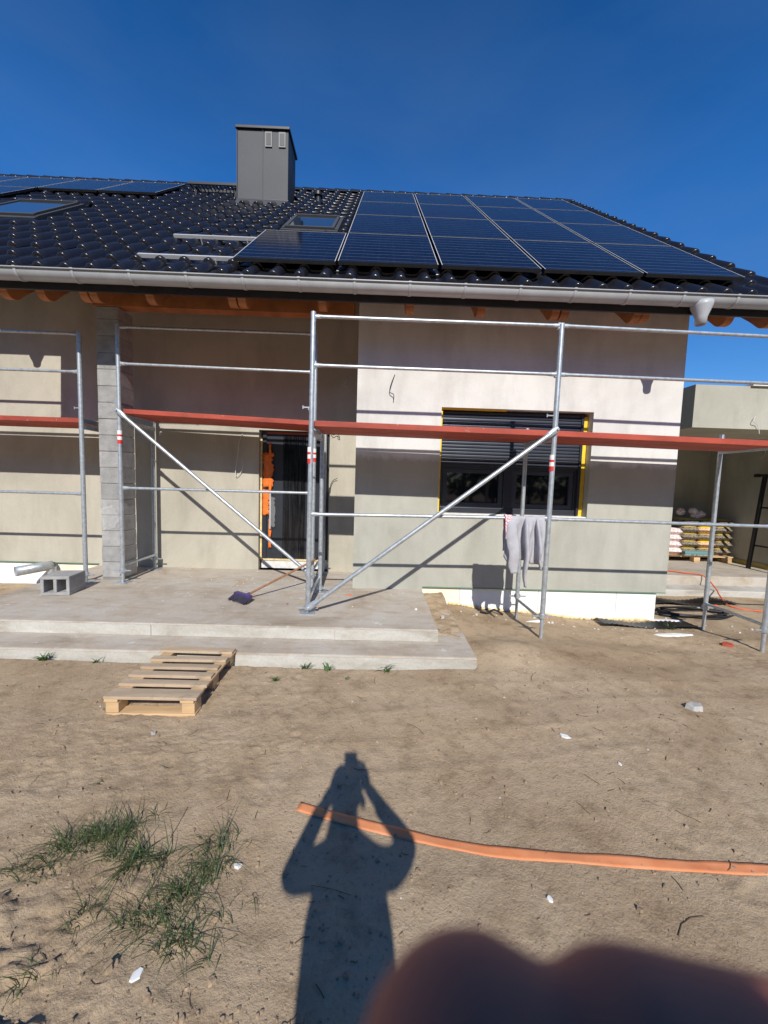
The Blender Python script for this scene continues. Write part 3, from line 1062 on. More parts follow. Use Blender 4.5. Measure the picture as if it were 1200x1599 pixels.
# ridge grille step and vent pipe
gr = MB()
e = Vector((0, CT, ST))
for i in range(15):
    x = -3.72 + i * .07
    p = rp(x, 7.95, .16)
    gr.beam(p - Vector((0, .10, 0)), p + Vector((0, .10, 0)), .012, .03)
for s in (-.1, .1):
    gr.beam(rp(-3.75, 7.95, .16) + Vector((0, s, 0)), rp(-2.70, 7.95, .16) + Vector((0, s, 0)), .02, .045)
gr = gr.build('roof_walkway', 'black_plastic', house)
for x in (-3.6, -2.86):
    MB().beam(rp(x, 8.05, .02), rp(x, 7.84, .19), .03, .02).beam(rp(x, 7.75, .02), rp(x, 7.86, .13), .03, .02).build('walkway_bracket', 'black_plastic', gr)
vp = MB().tube([rp(-1.27, 7.62, -.02), rp(-1.27, 7.62, .02) + Vector((0, 0, .16))], .055, 14).build('vent_pipe', 'dark_metal', house, smooth=40)
MB().tube([rp(-1.27, 7.62, .02) + Vector((0, 0, .14)), rp(-1.27, 7.62, .02) + Vector((0, 0, .20)), rp(-1.27, 7.62, .02) + Vector((0, 0, .24))], [.085, .08, .03], 14).build('vent_cowl', 'black_plastic', vp, smooth=40)

# pillar of concrete blocks
pil = thing('block_pillar', 'grey concrete block pillar carrying the porch roof', 'pillar', (-3.25, 4.87, SLAB))
px0, px1, py0, py1 = -3.385, -3.125, 4.745, 5.01
z, i = SLAB + .035, 0
MB().box(px0 + .008, px1 - .008, py0 + .008, py1 - .008, SLAB, 3.465).build('mortar_core', 'mortar_grey', pil)
MB().box(px0 + .004, px1 - .004, py0 + .003, py1 - .004, SLAB, SLAB + .030).build('levelling_bed', 'mortar_grey', pil)
while z < 3.42:
    h = min(.187, 3.465 - z)
    MB().box(px0 + rnd.uniform(-.004, .004), px1 + rnd.uniform(-.004, .004), py0 + rnd.uniform(-.003, .003), py1, z, z + h).build('block', 'block_grey', pil, bevel=.004)
    z += h + .007
    i += 1

# ------------------------------------------------------------------ solar panels
GAP = .036
def panel_mesh(w, l):
    g = MB().box(.010, w - .010, .012, l - .008, -.028, -.002).mesh('glass_face', 'solar_glass')
    f = MB().box(0, w, 0, .012, -.035, 0).box(0, w, l - .008, l, -.035, -.001).box(0, .010, .012, l - .008, -.035, -.001).box(w - .010, w, .012, l - .008, -.035, -.001)
    b = MB().box(.0, .007, .002, l, -.0005, .001).box(w - .007, w, .002, l, -.0005, .001).box(.0105, w - .0105, l - .006, l, -.0005, .001)
    return g, f.mesh('frame', 'dark_metal'), b.mesh('frame_edge', 'panel_frame')
PL = K * PH / CT - GAP * .6
pg, pf, pbk = panel_mesh(K * PW - GAP, PL)
PN = .140                     # height above the tiles
def panel(x, y, label, group):
    o = bpy.data.objects.new('solar_panel', None)
    o.empty_display_size = .1
    col.objects.link(o)
    p = rp(x, y, PN)
    o.location = p
    o.rotation_euler = (TH, 0, 0)
    tag(o, label, 'solar panel', group)
    for nm, me_ in (('glass_face', pg), ('frame', pf), ('frame_edge', pbk)):
        c = bpy.data.objects.new(nm, me_)
        col.objects.link(c)
        c.parent = o
G1 = 'solar panels of the large roof array'
rown = ['bottom', 'second', 'third', 'top']
coln = ['leftmost', 'second', 'third', 'rightmost']
for r_ in range(4):
    for c_ in range(4):
        row = {0: 'bottom row', 1: 'second row from the bottom', 2: 'third row from the bottom', 3: 'top row by the ridge'}[r_]
        cl = {0: 'leftmost', 1: 'second from left', 2: 'third from left', 3: 'rightmost'}[c_]
        if r_ == 0:
            cl = {0: 'leftmost full-column', 1: 'second full-column', 2: 'third full-column', 3: 'rightmost'}[c_]
            lab = cl + ' dark blue solar panel in the bottom row nearest the gutter, right array'
        else:
            lab = cl + ' dark blue solar panel, ' + row + ', right array'
        panel(PX0 + c_ * PW, PB + r_ * PH, lab, G1)
panel(PX0 - 1.02, PB - .02, 'single solar panel jutting left of the array below the skylight', G1)
G2 = 'solar panels of the array by the ridge'
LX, LY = -4.02 - PW, 7.30
panel(LX, LY, 'solar panel nearest the chimney in the array high on the left', G2)
panel(LX - PW, LY, 'second solar panel from the chimney in the left ridge array', G2)
panel(LX - 2 * PW, LY, 'third solar panel from the chimney in the left ridge array', G2)
panel(LX - 3 * PW, LY, 'fourth solar panel from the chimney, upper row of left ridge array', G2)
panel(LX - 2.0 * PW, LY - PH, 'solar panel lower than its neighbours at the left picture edge', G2)
def rail(x0, x1, y, label, feet):
    a, b = rp(x0, y, .085), rp(x1, y, .085)
    o = MB().beam(a, b, .042, .036, up=(0, -ST, CT)).build('mounting_rail', 'alu_rail')
    tag(o, label, 'rail', 'panel mounting rails')
    for fx in feet:
        MB().beam(rp(fx, y, .0), rp(fx, y - .0, .08), .05, .014, up=(1, 0, 0)).build('rail_hook', 'alu_rail', o)
rail(-2.50, -1.30, 4.18, 'bare aluminium mounting rail on the tiles, the lower one', (-2.25, -1.72))
rail(-2.52, -1.30, 4.92, 'bare aluminium mounting rail on the tiles, the upper one', (-2.2, -1.65))
for y in (LY + .12 * PH,):
    o = MB().beam(rp(LX - 3 * PW, y, .05), rp(LX + PW - .04, y, .05), .04, .04, up=(0, -ST, CT)).build('mounting_rail', 'alu_rail')
    tag(o, 'mounting rail just under the lower edge of the left ridge array', 'rail', 'panel mounting rails')
    for fx in (-4.3, -5.0, -5.7):
        MB().beam(rp(fx, y, -.0), rp(fx, y, .04), .04, .03, up=(1, 0, 0)).build('rail_hook', 'alu_rail', o)

# ------------------------------------------------------------------ scaffolds
PRAD = .0242
def post(parent, x, y, z0, z1, base=True, sticker=None, spin=.22, tilt=0.):
    """standard with spindle foot"""
    zs = z0 + spin
    o = MB().tube([(x, y, zs), (x + tilt * (z1 - zs), y, z1)], PRAD, 14).build('post', 'galvanised', parent, smooth=40)
    f = MB().tube([(x, y, z0), (x, y, zs + .02)], .0185, 10)
    if base:
        f.box(x - .075, x + .075, y - .075, y + .075, z0, z0 + .008)
    f.build('foot_spindle', 'galvanised', o, smooth=40)
    MB().tube([(x, y, zs - .03), (x, y, zs + .012)], .036, 10).tube([(x - .10, y, zs - .012), (x + .10, y, zs - .012)], .009, 6).build('collar', 'galvanised', o, smooth=40)
    if sticker:
        MB().tube([(x, y, sticker), (x, y, sticker + .045)], PRAD + .0016, 14).build('sticker', 'red_print', o, smooth=40)
        MB().tube([(x, y, sticker + .0455), (x, y, sticker + .085)], PRAD + .0016, 14).build('sticker', 'white_paint', o, smooth=40)
        MB().tube([(x, y, sticker + .0855), (x, y, sticker + .108)], PRAD + .0016, 14).build('sticker', 'red_print', o, smooth=40)
        MB().tube([(x, y, sticker + .1085), (x, y, sticker + .155)], PRAD + .0016, 14).build('sticker', 'white_paint', o, smooth=40)
    return o
def railing(parent, p0, p1, r=.0165, fit=True):
    p0, p1 = Vector(p0), Vector(p1)
    d = (p1 - p0).normalized()
    o = MB().tube([p0 + d * .05, p1 - d * .05], r, 10).build('guard_rail', 'galvanised', parent, smooth=40)
    if fit:
        for p, s in ((p0, 1), (p1, -1)):
            MB().tube([p + d * s * .005, p + d * s * .05, p + d * s * .085], [.021, .021, r + .0005], 10, flat=.62).build('rail_end', 'galvanised', o, smooth=40)
            MB().box(p.x - .014, p.x + .014, p.y - .006, p.y + .03, p.z - .026, p.z + .026).build('rail_hook', 'galvanised', o)
    return o
def frame_cross(parent, x, yf, yr, z, w=.035, h=.05):
    MB().box(x - w / 2, x + w / 2, yf + .02, yr - .02, z - h, z).build('transom', 'galvanised', parent, bevel=.003)
def deck(parent, x0, x1, yf, yr, z, dz=0.):
    """two red planks side by side, z at left end, dz rise to the right"""
    ymid = (yf + yr) / 2
    for a, b in ((yf, ymid - .008), (ymid + .008, yr)):
        vs = []
        for x, zz in ((x0, z), (x1, z + dz)):
            vs += [(x, a, zz - .055), (x, b, zz - .055), (x, b, zz), (x, a, zz)]
        o = MB().raw(vs, [(0, 3, 2, 1), (4, 5, 6, 7), (0, 1, 5, 4), (1, 2, 6, 5), (2, 3, 7, 6), (3, 0, 4, 7)]).build('deck_plank', 'deck_red', parent, bevel=.004)
        for x, zz, s in ((x0, z, 1), (x1, z + dz, -1)):
            MB().box(x - .022 if s > 0 else x + .002, x - .002 if s > 0 else x + .022, a + .02, b - .02, zz - .06, zz - .005).build('plank_hook', 'galvanised', o)
def brace(parent, p0, p1):
    p0, p1 = Vector(p0), Vector(p1)
    d = (p1 - p0).normalized()
    o = MB().tube([p0 + d * .07, p1 - d * .07], .0215, 12).build('diagonal_brace', 'galvanised', parent, smooth=40)
    for p, s in ((p0, 1), (p1, -1)):
        MB().tube([p - d * s * .02, p + d * s * .02, p + d * s * .08, p + d * s * .13], [.020, .034, .030, .022], 12, flat=.5).build('brace_end', 'galvanised', o, smooth=40)
        MB().tube([p + Vector((0, -.03, 0)), p + Vector((0, .03, 0))], .010, 8).build('bolt', 'galvanised', o)
def wing(parent, x, y, z):
    MB().tube([(x - .07, y, z), (x + .01, y, z)], .008, 6).tube([(x - .075, y, z - .016), (x - .075, y, z + .016)], .006, 6).build('wing_bolt', 'galvanised', parent)

YF, YB = 3.74, 4.46
XS = (-.662, 1.685, 3.965)
s1 = thing('scaffold', 'galvanised scaffold with red planks before the window, longest of three', 'scaffold', (XS[0], YF, 0), 'scaffolds along the house front')
ZS = (SLAB, gz(XS[1], YF) - .02, gz(XS[2], YF) - .02)
tops = (3.07, 3.045, 3.03)
for i, x in enumerate(XS):
    post(s1, x, YF, ZS[i], tops[i], base=(i == 0), sticker=1.66 if i < 2 else None, spin=.06 if i == 0 else .26, tilt=.004)
    zr = SLAB if i == 0 else gz(x, YB) - .02
    post(s1, x + .01, YB, zr, 2.17, base=(i == 0), spin=.06 if i == 0 else .3)
    frame_cross(s1, x, YF, YB, 2.0 - .002)
    MB().tube([(x, YF, .36 if i == 0 else .17), (x, YB, .36 if i == 0 else .17)], .016, 8).build('base_tie', 'galvanised', s1, smooth=40)
    wing(s1, x, YF, 2.19)
deck(s1, XS[0] + .03, XS[1] - .03, YF + .03, YB - .06, 2.075, -.02)
deck(s1, XS[1] + .03, XS[2] - .03, YF + .03, YB - .06, 2.055, -.03)
for a, b, zs in ((0, 1, ((3.03, 3.03), (2.585, 2.58), (1.17, 1.195))), (1, 2, ((3.03, 3.00), (2.58, 2.565), (1.19, 1.18)))):
    for z0, z1 in zs:
        railing(s1, (XS[a] + .02, YF, z0), (XS[b] - .01, YF, z1))
railing(s1, (XS[2] + .02, YF, 3.0), (6.2, YF, 2.99))
railing(s1, (XS[2] + .02, YF, 1.18), (6.2, YF, 1.17))
brace(s1, (XS[0] + .01, YF - .05, SLAB + .06), (XS[1] + .005, YF - .05, 2.055))

Y2F, Y2B = 4.64, 5.36
s2 = thing('scaffold', 'galvanised scaffold bay with red plank standing on the porch before the door', 'scaffold', (-3.07, Y2F, SLAB), 'scaffolds along the house front')
for x, t_ in ((-3.065, 3.23), (-.775, 3.22)):
    post(s2, x, Y2F, SLAB, t_, sticker=1.86 if x < -2 else 1.72, spin=.16)
    post(s2, x - .03 if x < -2 else x + .03, Y2B, SLAB, 2.27, spin=.16)
    frame_cross(s2, x, Y2F, Y2B, 2.15)
    MB().tube([(x, Y2F, .40), (x, Y2B, .40)], .016, 8).build('base_tie', 'galvanised', s2, smooth=40)
    wing(s2, x, Y2F, 2.34)
deck(s2, -3.04, -.80, Y2F + .03, Y2B - .06, 2.275, -.065)
for z0, z1 in ((3.20, 3.20), (2.785, 2.765), (1.34, 1.345)):
    railing(s2, (-3.045, Y2F, z0), (-.795, Y2F, z1))
brace(s2, (-3.06, Y2F - .045, 2.24), (-.79, Y2F - .045, .36))

s3 = thing('scaffold', 'galvanised scaffold with red plank left of the block pillar', 'scaffold', (-3.515, Y2F, SLAB), 'scaffolds along the house front')
for x in (-3.51, -5.85):
    z0 = SLAB if x > -4 else -.12
    post(s3, x, Y2F, z0, 3.12, spin=.1, base=True)
    post(s3, x, Y2B, z0, 2.2, spin=.1, base=True)
    frame_cross(s3, x, Y2F, Y2B, 2.07)
    wing(s3, x, Y2F, 2.26)
deck(s3, -5.82, -3.54, Y2F + .03, Y2B - .06, 2.155, -.005)
for z in (3.105, 2.675, 1.255):
    railing(s3, (-5.83, Y2F, z), (-3.53, Y2F, z))

# ------------------------------------------------------------------ garage
gar = thing('garage', 'flat roofed plastered carport wing right of the house', 'garage', (6, 6.3, 0))
MB().box(4.46, 12.5, 5.5, 9.2, 2.42, 3.02).build('roof_slab', 'plaster_garage', gar)
MB().box(5.25, 12.5, 5.46, 5.8, 3.021, 3.05).build('coping', 'white_paint', gar)
MB().box(3.66, 12.5, 8.3, 8.6, -.1, 2.419).build('wall', 'plaster_garage', gar)
MB().box(7.2, 7.5, 6.32, 8.299, .11, 2.419).build('wall', 'plaster_garage', gar)
MB().box(7.185, 7.1995, 6.34, 8.29, .11, .20).build('wall_base', 'garage_foot', gar)
MB().box(4.0, 12.5, 6.2, 8.299, -.3, .11).build('floor_slab', 'concrete', gar, bevel=.01)
MB().box(4.0, 12.5, 5.85, 6.199, -.3, -.04).build('floor_step', 'concrete_face', gar, bevel=.01)

# ------------------------------------------------------------------ things near the garage
def pillow(w, d, h):
    """a filled paper bag lying flat"""
    nx_, ny_ = 7, 6
    vs, fs = [], []
    for s in (-1, 1):
        for i in range(nx_ + 1):
            for j in range(ny_ + 1):
                u, q = i / nx_ * 2 - 1, j / ny_ * 2 - 1
                e_ = (1 - abs(u) ** 5) * (1 - abs(q) ** 5)
                vs.append((u * w / 2 * (1 - .04 * q * q), q * d / 2 * (1 - .04 * u * u), h / 2 + s * h / 2 * e_ ** .45))
    n = (nx_ + 1) * (ny_ + 1)
    for s in (0, 1):
        for i in range(nx_):
            for j in range(ny_):
                k = s * n + i * (ny_ + 1) + j
                fs.append((k, k + 1, k + ny_ + 2, k + ny_ + 1))
    return MB().raw(vs, fs)
bag_me = {k: pillow(.36, .55, .145).mesh('bag', k, True) for k in ('bag_yellow', 'bag_bright', 'bag_white')}
GP = thing('pallet', 'wooden pallet under the stacked bags in the carport', 'pallet', (6.2, 7.75, .11))
for i in range(6):
    MB().box(5.65, 7.08, 7.42 + i * .14, 7.52 + i * .14, .215, .235).build('board', 'pallet_wood', GP)
for x in (5.73, 6.36, 7.0):
    for y in (7.48, 7.78, 8.1):
        MB().box(x - .06, x + .06, y - .055, y + .055, .132, .214).build('block', 'pallet_wood', GP)
    MB().box(x - .06, x + .06, 7.42, 8.2, .111, .131).build('runner', 'pallet_wood', GP)
ordinal = ['bottom', 'second', 'third', 'fourth', 'top']
def bag(kind, x, y, z, label, group):
    o = bpy.data.objects.new('bag', bag_me[kind])
    col.objects.link(o)
    o.location = (x, y, z)
    o.rotation_euler = (0, 0, rnd.uniform(-.06, .06))
    tag(o, label, 'bag', group)
for l in range(5):
    for c_, (x, kind, nm) in enumerate(((6.30, 'bag_yellow', 'left'), (6.64, 'bag_bright' if l % 2 else 'bag_yellow', 'middle'), (6.98, 'bag_yellow', 'right'))):
        bag(kind, x + rnd.uniform(-.015, .015), 7.76, .236 + l * .145, 'yellow and dark adhesive bag, %s layer, %s column of the carport stack' % (ordinal[l], nm), 'adhesive bags stacked in the carport')
for l in range(4):
    bag('bag_white', 5.93 + rnd.uniform(-.02, .02), 7.70, .236 + l * .13, 'white paper bag, %s layer, beside the yellow bag stack' % ordinal[l], 'white bags in the carport')
rl = MB().tube([(6.05, 7.40, .292), (6.62, 7.40, .292)], .055, 14).build('roll', 'bag_roll', smooth=40)
tag(rl, 'grey and teal roll lying in front of the yellow bags', 'roll')
pb = MB()
for i in range(9):
    pb.ellipsoid((6.42 + rnd.uniform(-.16, .2), 7.75 + rnd.uniform(-.1, .1), 1.03 + rnd.uniform(-.03, .09)), (rnd.uniform(.06, .12), .08, rnd.uniform(.04, .10)), 8, 6)
pb = pb.build('plastic_sheet', 'bag_white')
tag(pb, 'crumpled pale plastic sheet on top of the yellow bags', 'plastic sheet')
# black trestle
tr = thing('trestle', 'black steel trestle leaning at the carport wall', 'trestle', (6.85, 6.8, .11))
for y in (6.95, 6.15):
    MB().beam((6.93, y, .112), (7.07, y, 1.82), .05, .05, up=(0, 1, 0)).build('leg', 'black_plastic', tr)
MB().beam((7.075, 7.06, 1.84), (7.075, 6.0, 1.84), .045, .045).build('top_bar', 'black_plastic', tr)
for z in (.55, 1.25):
    MB().beam((6.95 + .08 * z, 6.92, z), (6.95 + .08 * z, 6.18, z), .03, .03).build('rung', 'black_plastic', tr)
MB().beam((7.075, 7.14, 1.84), (7.075, 7.061, 1.84), .06, .06).build('end_cap', 'dark_metal', tr)

def cable(name, pts, r, mat, label, cat='cable', n=6):
    P = [Vector(p) for p in pts]
    out = []
    for i in range(len(P) - 1):
        p0, p1, p2, p3 = P[max(i - 1, 0)], P[i], P[i + 1], P[min(i + 2, len(P) - 1)]
        for k in range(6):
            t_ = k / 6
            out.append(.5 * ((2 * p1) + (p2 - p0) * t_ + (2 * p0 - 5 * p1 + 4 * p2 - p3) * t_ ** 2 + (3 * p1 - p0 - 3 * p2 + p3) * t_ ** 3))
    out.append(P[-1])
    return tag(MB().tube(out, r, n).build(name, mat, smooth=True), label, cat)
# wires sticking out of the walls
def wire(Yw, pxs, mat, label, off=.03):
    pts = []
    for i, (a, b) in enumerate(pxs):
        pts.append(at_y(a, b, Yw - (0 if i == 0 else off + .012 * (i % 2))))
    cable('wire', pts, .0045, mat, label, 'wire')
wire(W1, [(617, 585), (611, 600), (609, 612), (615, 616), (615, 625)], 'cable_black', 'short kinked dark wire on the white wall left of the window')
wire(W2, [(380, 676), (374, 690), (371, 715), (368, 742), (376, 738), (380, 728), (378, 716)], 'cable_white', 'pale wire loop hanging from the wall left of the door')
wire(W2, [(540, 590), (541, 596), (537, 602), (543, 604)], 'cable_white', 'tiny pale wire on the dark wall above the scaffold plank')
wire(W2, [(514, 672), (520, 679), (527, 678), (531, 683), (527, 682)], 'cable_black', 'black frayed wires just under the red plank right of the door')
wire(W2, [(516, 770), (517, 757), (521, 750), (527, 747)], 'cable_black', 'curved black wire on the wall right of the door')
wire(5.5, [(1180, 650), (1177, 658), (1184, 664), (1186, 678)], 'cable_white', 'white wire hanging from the carport fascia, upper one')
wire(6.9, [(1192, 696), (1196, 708), (1188, 716)], 'cable_white', 'white bent wire under the carport ceiling')
# orange extension cord and black hose
def gp(x, y, dz=0.012):
    return (x, y, gz(x, y) + dz)
cable('extension_cord', [(4.95, 6.6, .125), (5.25, 6.35, .125), (5.42, 6.17, .12), (5.35, 5.85, .0), (5.2, 5.6, -.05), gp(5.1, 5.3), gp(5.4, 5.1), gp(5.9, 5.05)], .010, 'cable_orange', 'red orange extension cord trailing off the carport floor', 'cord')
pts = []
for i in range(46):
    a = i * .62
    rr = .30 + .05 * math.sin(i * 1.7)
    x, y = 4.28 + rr * 1.5 * math.cos(a) + .04 * math.sin(i), 4.98 + rr * .55 * math.sin(a)
    pts.append((x, y, gz(x, y) + .012 + .0012 * i))
cable('hose', pts, .011, 'cable_black', 'coil of thin black hose behind the right scaffold', 'hose')
# dimpled membrane strips
def membrane(x0, x1, y0, y1, label):
    mb = MB()
    n_ = int((x1 - x0) / .03)
    k_ = int((y1 - y0) / .03)
    vs, fs = [], []
    for i in range(n_ + 1):
        for j in range(k_ + 1):
            x, y = x0 + (x1 - x0) * i / n_, y0 + (y1 - y0) * j / k_
            vs.append((x, y + .02 * math.sin(x * 5), gz(x, y) + .02 + (.010 if (i + j) % 2 else 0) + .02 * math.sin(x * 7 + y * 3)))
    for i in range(n_):
        for j in range(k_):
            a = i * (k_ + 1) + j
            fs.append((a, a + 1, a + k_ + 2, a + k_ + 1))
    o = mb.raw(vs, fs).build('dimpled_membrane', 'black_plastic', smooth=True)
    s = o.modifiers.new('thick', 'SOLIDIFY')
    s.thickness = .004
    tag(o, label, 'membrane')
membrane(3.60, 5.3, 5.35, 5.62, 'black dimpled membrane strip along the carport step')
membrane(2.75, 3.95, 4.42, 4.62, 'black dimpled membrane offcut at the white wall base')
def scrap(name, cx, cy, w, d, h, rot, mat, label, cat, seed, z=None):
    r = random.Random(seed)
    n = r.randint(5, 7)
    poly = []
    for i in range(n):
        a = 2 * math.pi * i / n + r.uniform(-.25, .25)
        q = r.uniform(.75, 1.05)
        x, y = math.cos(a) * w / 2 * q, math.sin(a) * d / 2 * q
        poly.append((x, y))
    z0 = gz(cx, cy) if z is None else z
    mb = MB()
    vs = [(x, y, -.008) for x, y in poly] + [(x * .86 + r.uniform(-.1, .1) * w * .3, y * .86, h * r.uniform(.6, 1.1)) for x, y in poly]
    mb.raw(vs, [tuple(reversed(range(n))), tuple(range(n, 2 * n))] + [(i, (i + 1) % n, n + (i + 1) % n, n + i) for i in range(n)])
    o = mb.build(name, mat, bevel=.003 if h > .02 else 0)
    o.location = (cx, cy, z0)
    o.rotation_euler = (0, 0, rot)
    return tag(o, label, cat)
scrap('board_offcut', 3.35, 4.12, .62, .10, .02, .06, 'paper_white', 'long white foam offcut on the soil by the wall corner', 'offcut', 3)
scrap('board_offcut', 3.72, 4.75, .5, .09, .02, -.1, 'paper_white', 'white foam offcut lying beside the black hose', 'offcut', 4)
scrap('rag', 3.72, 3.86, .16, .10, .03, .3, 'scrap_red', 'dark red rag at the foot of the far right scaffold post', 'rag', 5)
scrap('scrap', 2.08, 4.55, .09, .05, .03, .3, 'scrap_orange', 'small orange scrap at the foot of the white base wall', 'scrap', 6)
scrap('board_offcut', 1.86, 4.36, .30, .045, .02, .25, 'paper_white', 'thin white strip on soil below the window', 'offcut', 7)
scrap('scrap', 4.75, 5.25, .35, .12, .06, .2, 'scrap_orange', 'orange scrap on the ground near the carport step', 'scrap', 8)
cable('strap', [gp(1.28, 4.52), gp(1.36, 4.48, .03), gp(1.46, 4.56, .05), gp(1.55, 4.5, .02)], .012, 'cable_black', 'short black strap on soil below the hanging shirt', 'strap')

# ------------------------------------------------------------------ loose things
# drain pipe at the left wall
dp = MB().tube([(-4.58, 5.45, .185), (-4.66, 5.36, .180), (-4.82, 5.14, .160)], [.066, .066, .066], 16, caps=False).build('drain_pipe', 'galvanised', smooth=40)
s = dp.modifiers.new('thick', 'SOLIDIFY')
s.thickness = .004
tag(dp, 'short zinc drain pipe elbow at the white base of the left wall', 'pipe')
MB().tube([(-4.585, 5.44, .17), (-4.585, 5.44, -.12)], .050, 14).build('pipe_stub', 'galvanised', dp, smooth=40)

# hollow concrete block on the porch
bl = MB()
bx_, by_, bw, bd, bh = -3.40, 4.22, .275, .30, .205
z0 = SLAB + .001
t_ = .032
bl.box(-bw / 2, bw / 2, -bd / 2, bd / 2, 0, t_).box(-bw / 2, bw / 2, -bd / 2, bd / 2, bh - t_, bh)
for x in (-bw / 2, -t_ / 2 - .0, bw / 2 - t_):
    bl.box(x, x + t_, -bd / 2 + .001, bd / 2 - .001, t_, bh - t_)
bl = bl.build('hollow_block', 'block_grey')
b_ = bl.modifiers.new('b', 'BEVEL')
b_.width = .004
bl.location = (-3.43, 4.215, z0)
bl.rotation_euler = (0, 0, R(9))
tag(bl, 'grey hollow concrete block lying on the porch beside the pillar', 'concrete block')

# plastic wrap on pillar
r = random.Random(4)
vs, fs = [], []
n_ = 9
for i in range(n_ + 1):
    for j in range(n_ + 1):
        u, q = i / n_, j / n_
        vs.append((-3.38 + .20 * u + .03 * math.sin(q * 4), 4.738 - .002 - .012 * r.random(), .80 + .27 * q + .06 * u + r.uniform(-.01, .01)))
for i in range(n_):
    for j in range(n_):
        if (i in (0, 8) and j in (0, 8, 1)) or (i == 8 and j > 5 and j < 8):
            continue
        a = i * (n_ + 1) + j
        fs.append((a, a + 1, a + n_ + 2, a + n_ + 1))
o = MB().raw(vs, fs).build('plastic_wrap', 'plastic_film')
tag(o, 'crinkled clear plastic wrap stuck to the block pillar', 'plastic wrap')

# broom
br = thing('broom', 'purple broom with brown wooden handle lying on the porch', 'broom', (-1.42, 4.06, SLAB))
h0, h1 = Vector((-1.40, 4.07, SLAB + .045)), Vector((-.70, 4.62, .56))
MB().tube([h0, h1], .012, 10).build('handle', 'broom_wood', br, smooth=40)
d = Vector((.42, -.30, 0)).normalized()
c = Vector((-1.425, 4.04, SLAB + .045))
MB().obox(c + Vector((.012, .02, .018)), d * .13, Vector((-d.y, d.x, 0)) * .03, Vector((0, 0, .018))).build('head', 'purple_plastic', br, bevel=.012)
bs = MB()
for i in range(24):
    for j in range(5):
        p = c + d * (-.125 + .25 * i / 23) + Vector((-d.y, d.x, 0)) * (-.02 + .01 * j) + Vector((.01, .01, .01))
        q = p + Vector((-.035, -.055, -.045)) + d * ((i - 11.5) * .0015) + Vector((rnd.uniform(-.008, .008), rnd.uniform(-.008, .008), rnd.uniform(-.004, .01)))
        q.z = max(q.z, SLAB + .004)
        bs.tube([p, q], .004, 4)
bs = bs.build('bristles', 'bristle', br)
bs['kind'] = 'stuff'
MB().tube([h0 - (h1 - h0).normalized() * .05, h0 + (h1 - h0).normalized() * .06], .019, 10).build('socket', 'purple_plastic', br, smooth=40)

# wooden pallet in front of the step
pal = thing('pallet', 'weathered wooden pallet lying on the soil before the step', 'pallet', (-1.39, 2.6, 0))
PA, PBq = Vector((-1.66, 2.32, 0)), Vector((-1.11, 2.325, 0))
ex = (PBq - PA).normalized()
ey = Vector((-.03, 1, 0)).normalized()
wid, ln = .555, .74
pz = max(gz(-1.6, 2.35), gz(-1.15, 2.35), gz(-1.4, 2.6), gz(-1.4, 3.0)) - .012
def pbox(u0, u1, q0, q1, z0, z1, name, mat):
    c = PA + ex * ((u0 + u1) / 2) + ey * ((q0 + q1) / 2)
    o = MB().obox((0, 0, 0), ((u1 - u0) / 2, 0, 0), (0, (q1 - q0) / 2, 0), (0, 0, (z1 - z0) / 2)).build(name, mat, pal, bevel=.003)
    o.location = Vector((c.x, c.y, pz + (z0 + z1) / 2)) - wloc(pal)
    o.rotation_euler = (rnd.uniform(-.006, .006), rnd.uniform(-.006, .006), rnd.uniform(-.008, .008))
H_ = .125
for q0, q1 in ((0, .105), (.155, .22), (.27, .335), (.39, .45), (.51, .575), (.655, .74)):
    pbox(-.012 + rnd.uniform(-.012, .008), wid + rnd.uniform(-.01, .012), q0, q1, H_ - .019, H_, 'top_board', 'pallet_grey')
for u in (.0, wid - .085):
    for q in (.005, .30, .64):
        pbox(u, u + .08, q, q + .095, .02, H_ - .040, 'block', 'pallet_wood')
    pbox(u, u + .085, .0, ln, H_ - .038, H_ - .020, 'stringer_board', 'pallet_wood')
for q in (0., .31, .645):
    pbox(0, wid, q, q + .085, 0, .019, 'bottom_board', 'pallet_wood')

# orange strap on the ground
cl = [(-.327, 1.685), (-.15, 1.635), (.069, 1.577), (.28, 1.525), (.495, 1.484), (.67, 1.462), (.851, 1.442), (1.05, 1.424), (1.248, 1.408), (1.43, 1.40), (1.62, 1.392), (1.95, 1.385), (2.3, 1.38)]
P = []
for i in range(len(cl) - 1):
    for k in range(8):
        t_ = k / 8
        P.append((cl[i][0] + (cl[i + 1][0] - cl[i][0]) * t_, cl[i][1] + (cl[i + 1][1] - cl[i][1]) * t_))
P.append(cl[-1])
vs, fs = [], []
NQ = 5
for i, (x, y) in enumerate(P):
    a, b = P[max(i - 1, 0)], P[min(i + 1, len(P) - 1)]
    d = Vector((b[0] - a[0], b[1] - a[1], 0)).normalized()
    nn = Vector((-d.y, d.x, 0))
    wv = .003 * math.sin(i * .13)
    for j in range(NQ):
        q = (j / (NQ - 1) - .5) * (.050 + .001 * math.sin(i * .37))
        pnt = Vector((x, y + wv, 0)) + nn * q
        zz = max(gz(pnt.x, pnt.y), sum(gz(P[max(0, min(len(P) - 1, i + w_))][0], P[max(0, min(len(P) - 1, i + w_))][1]) for w_ in (-6, -3, 0, 3, 6)) / 5) + .003 + .0015 * math.sin(i * .3 + j * .8)
        vs.append((pnt.x, pnt.y, zz))
for i in range(len(P) - 1):
    for j in range(NQ - 1):
        k = i * NQ + j
        fs.append((k, k + NQ, k + NQ + 1, k + 1))
st = MB().raw(vs, fs).build('webbing_strap', 'strap_orange', smooth=True)
s = st.modifiers.new('thick', 'SOLIDIFY')
s.thickness = .0025
s.offset = 1
tag(st, 'long flat orange webbing strap lying across the soil', 'strap')

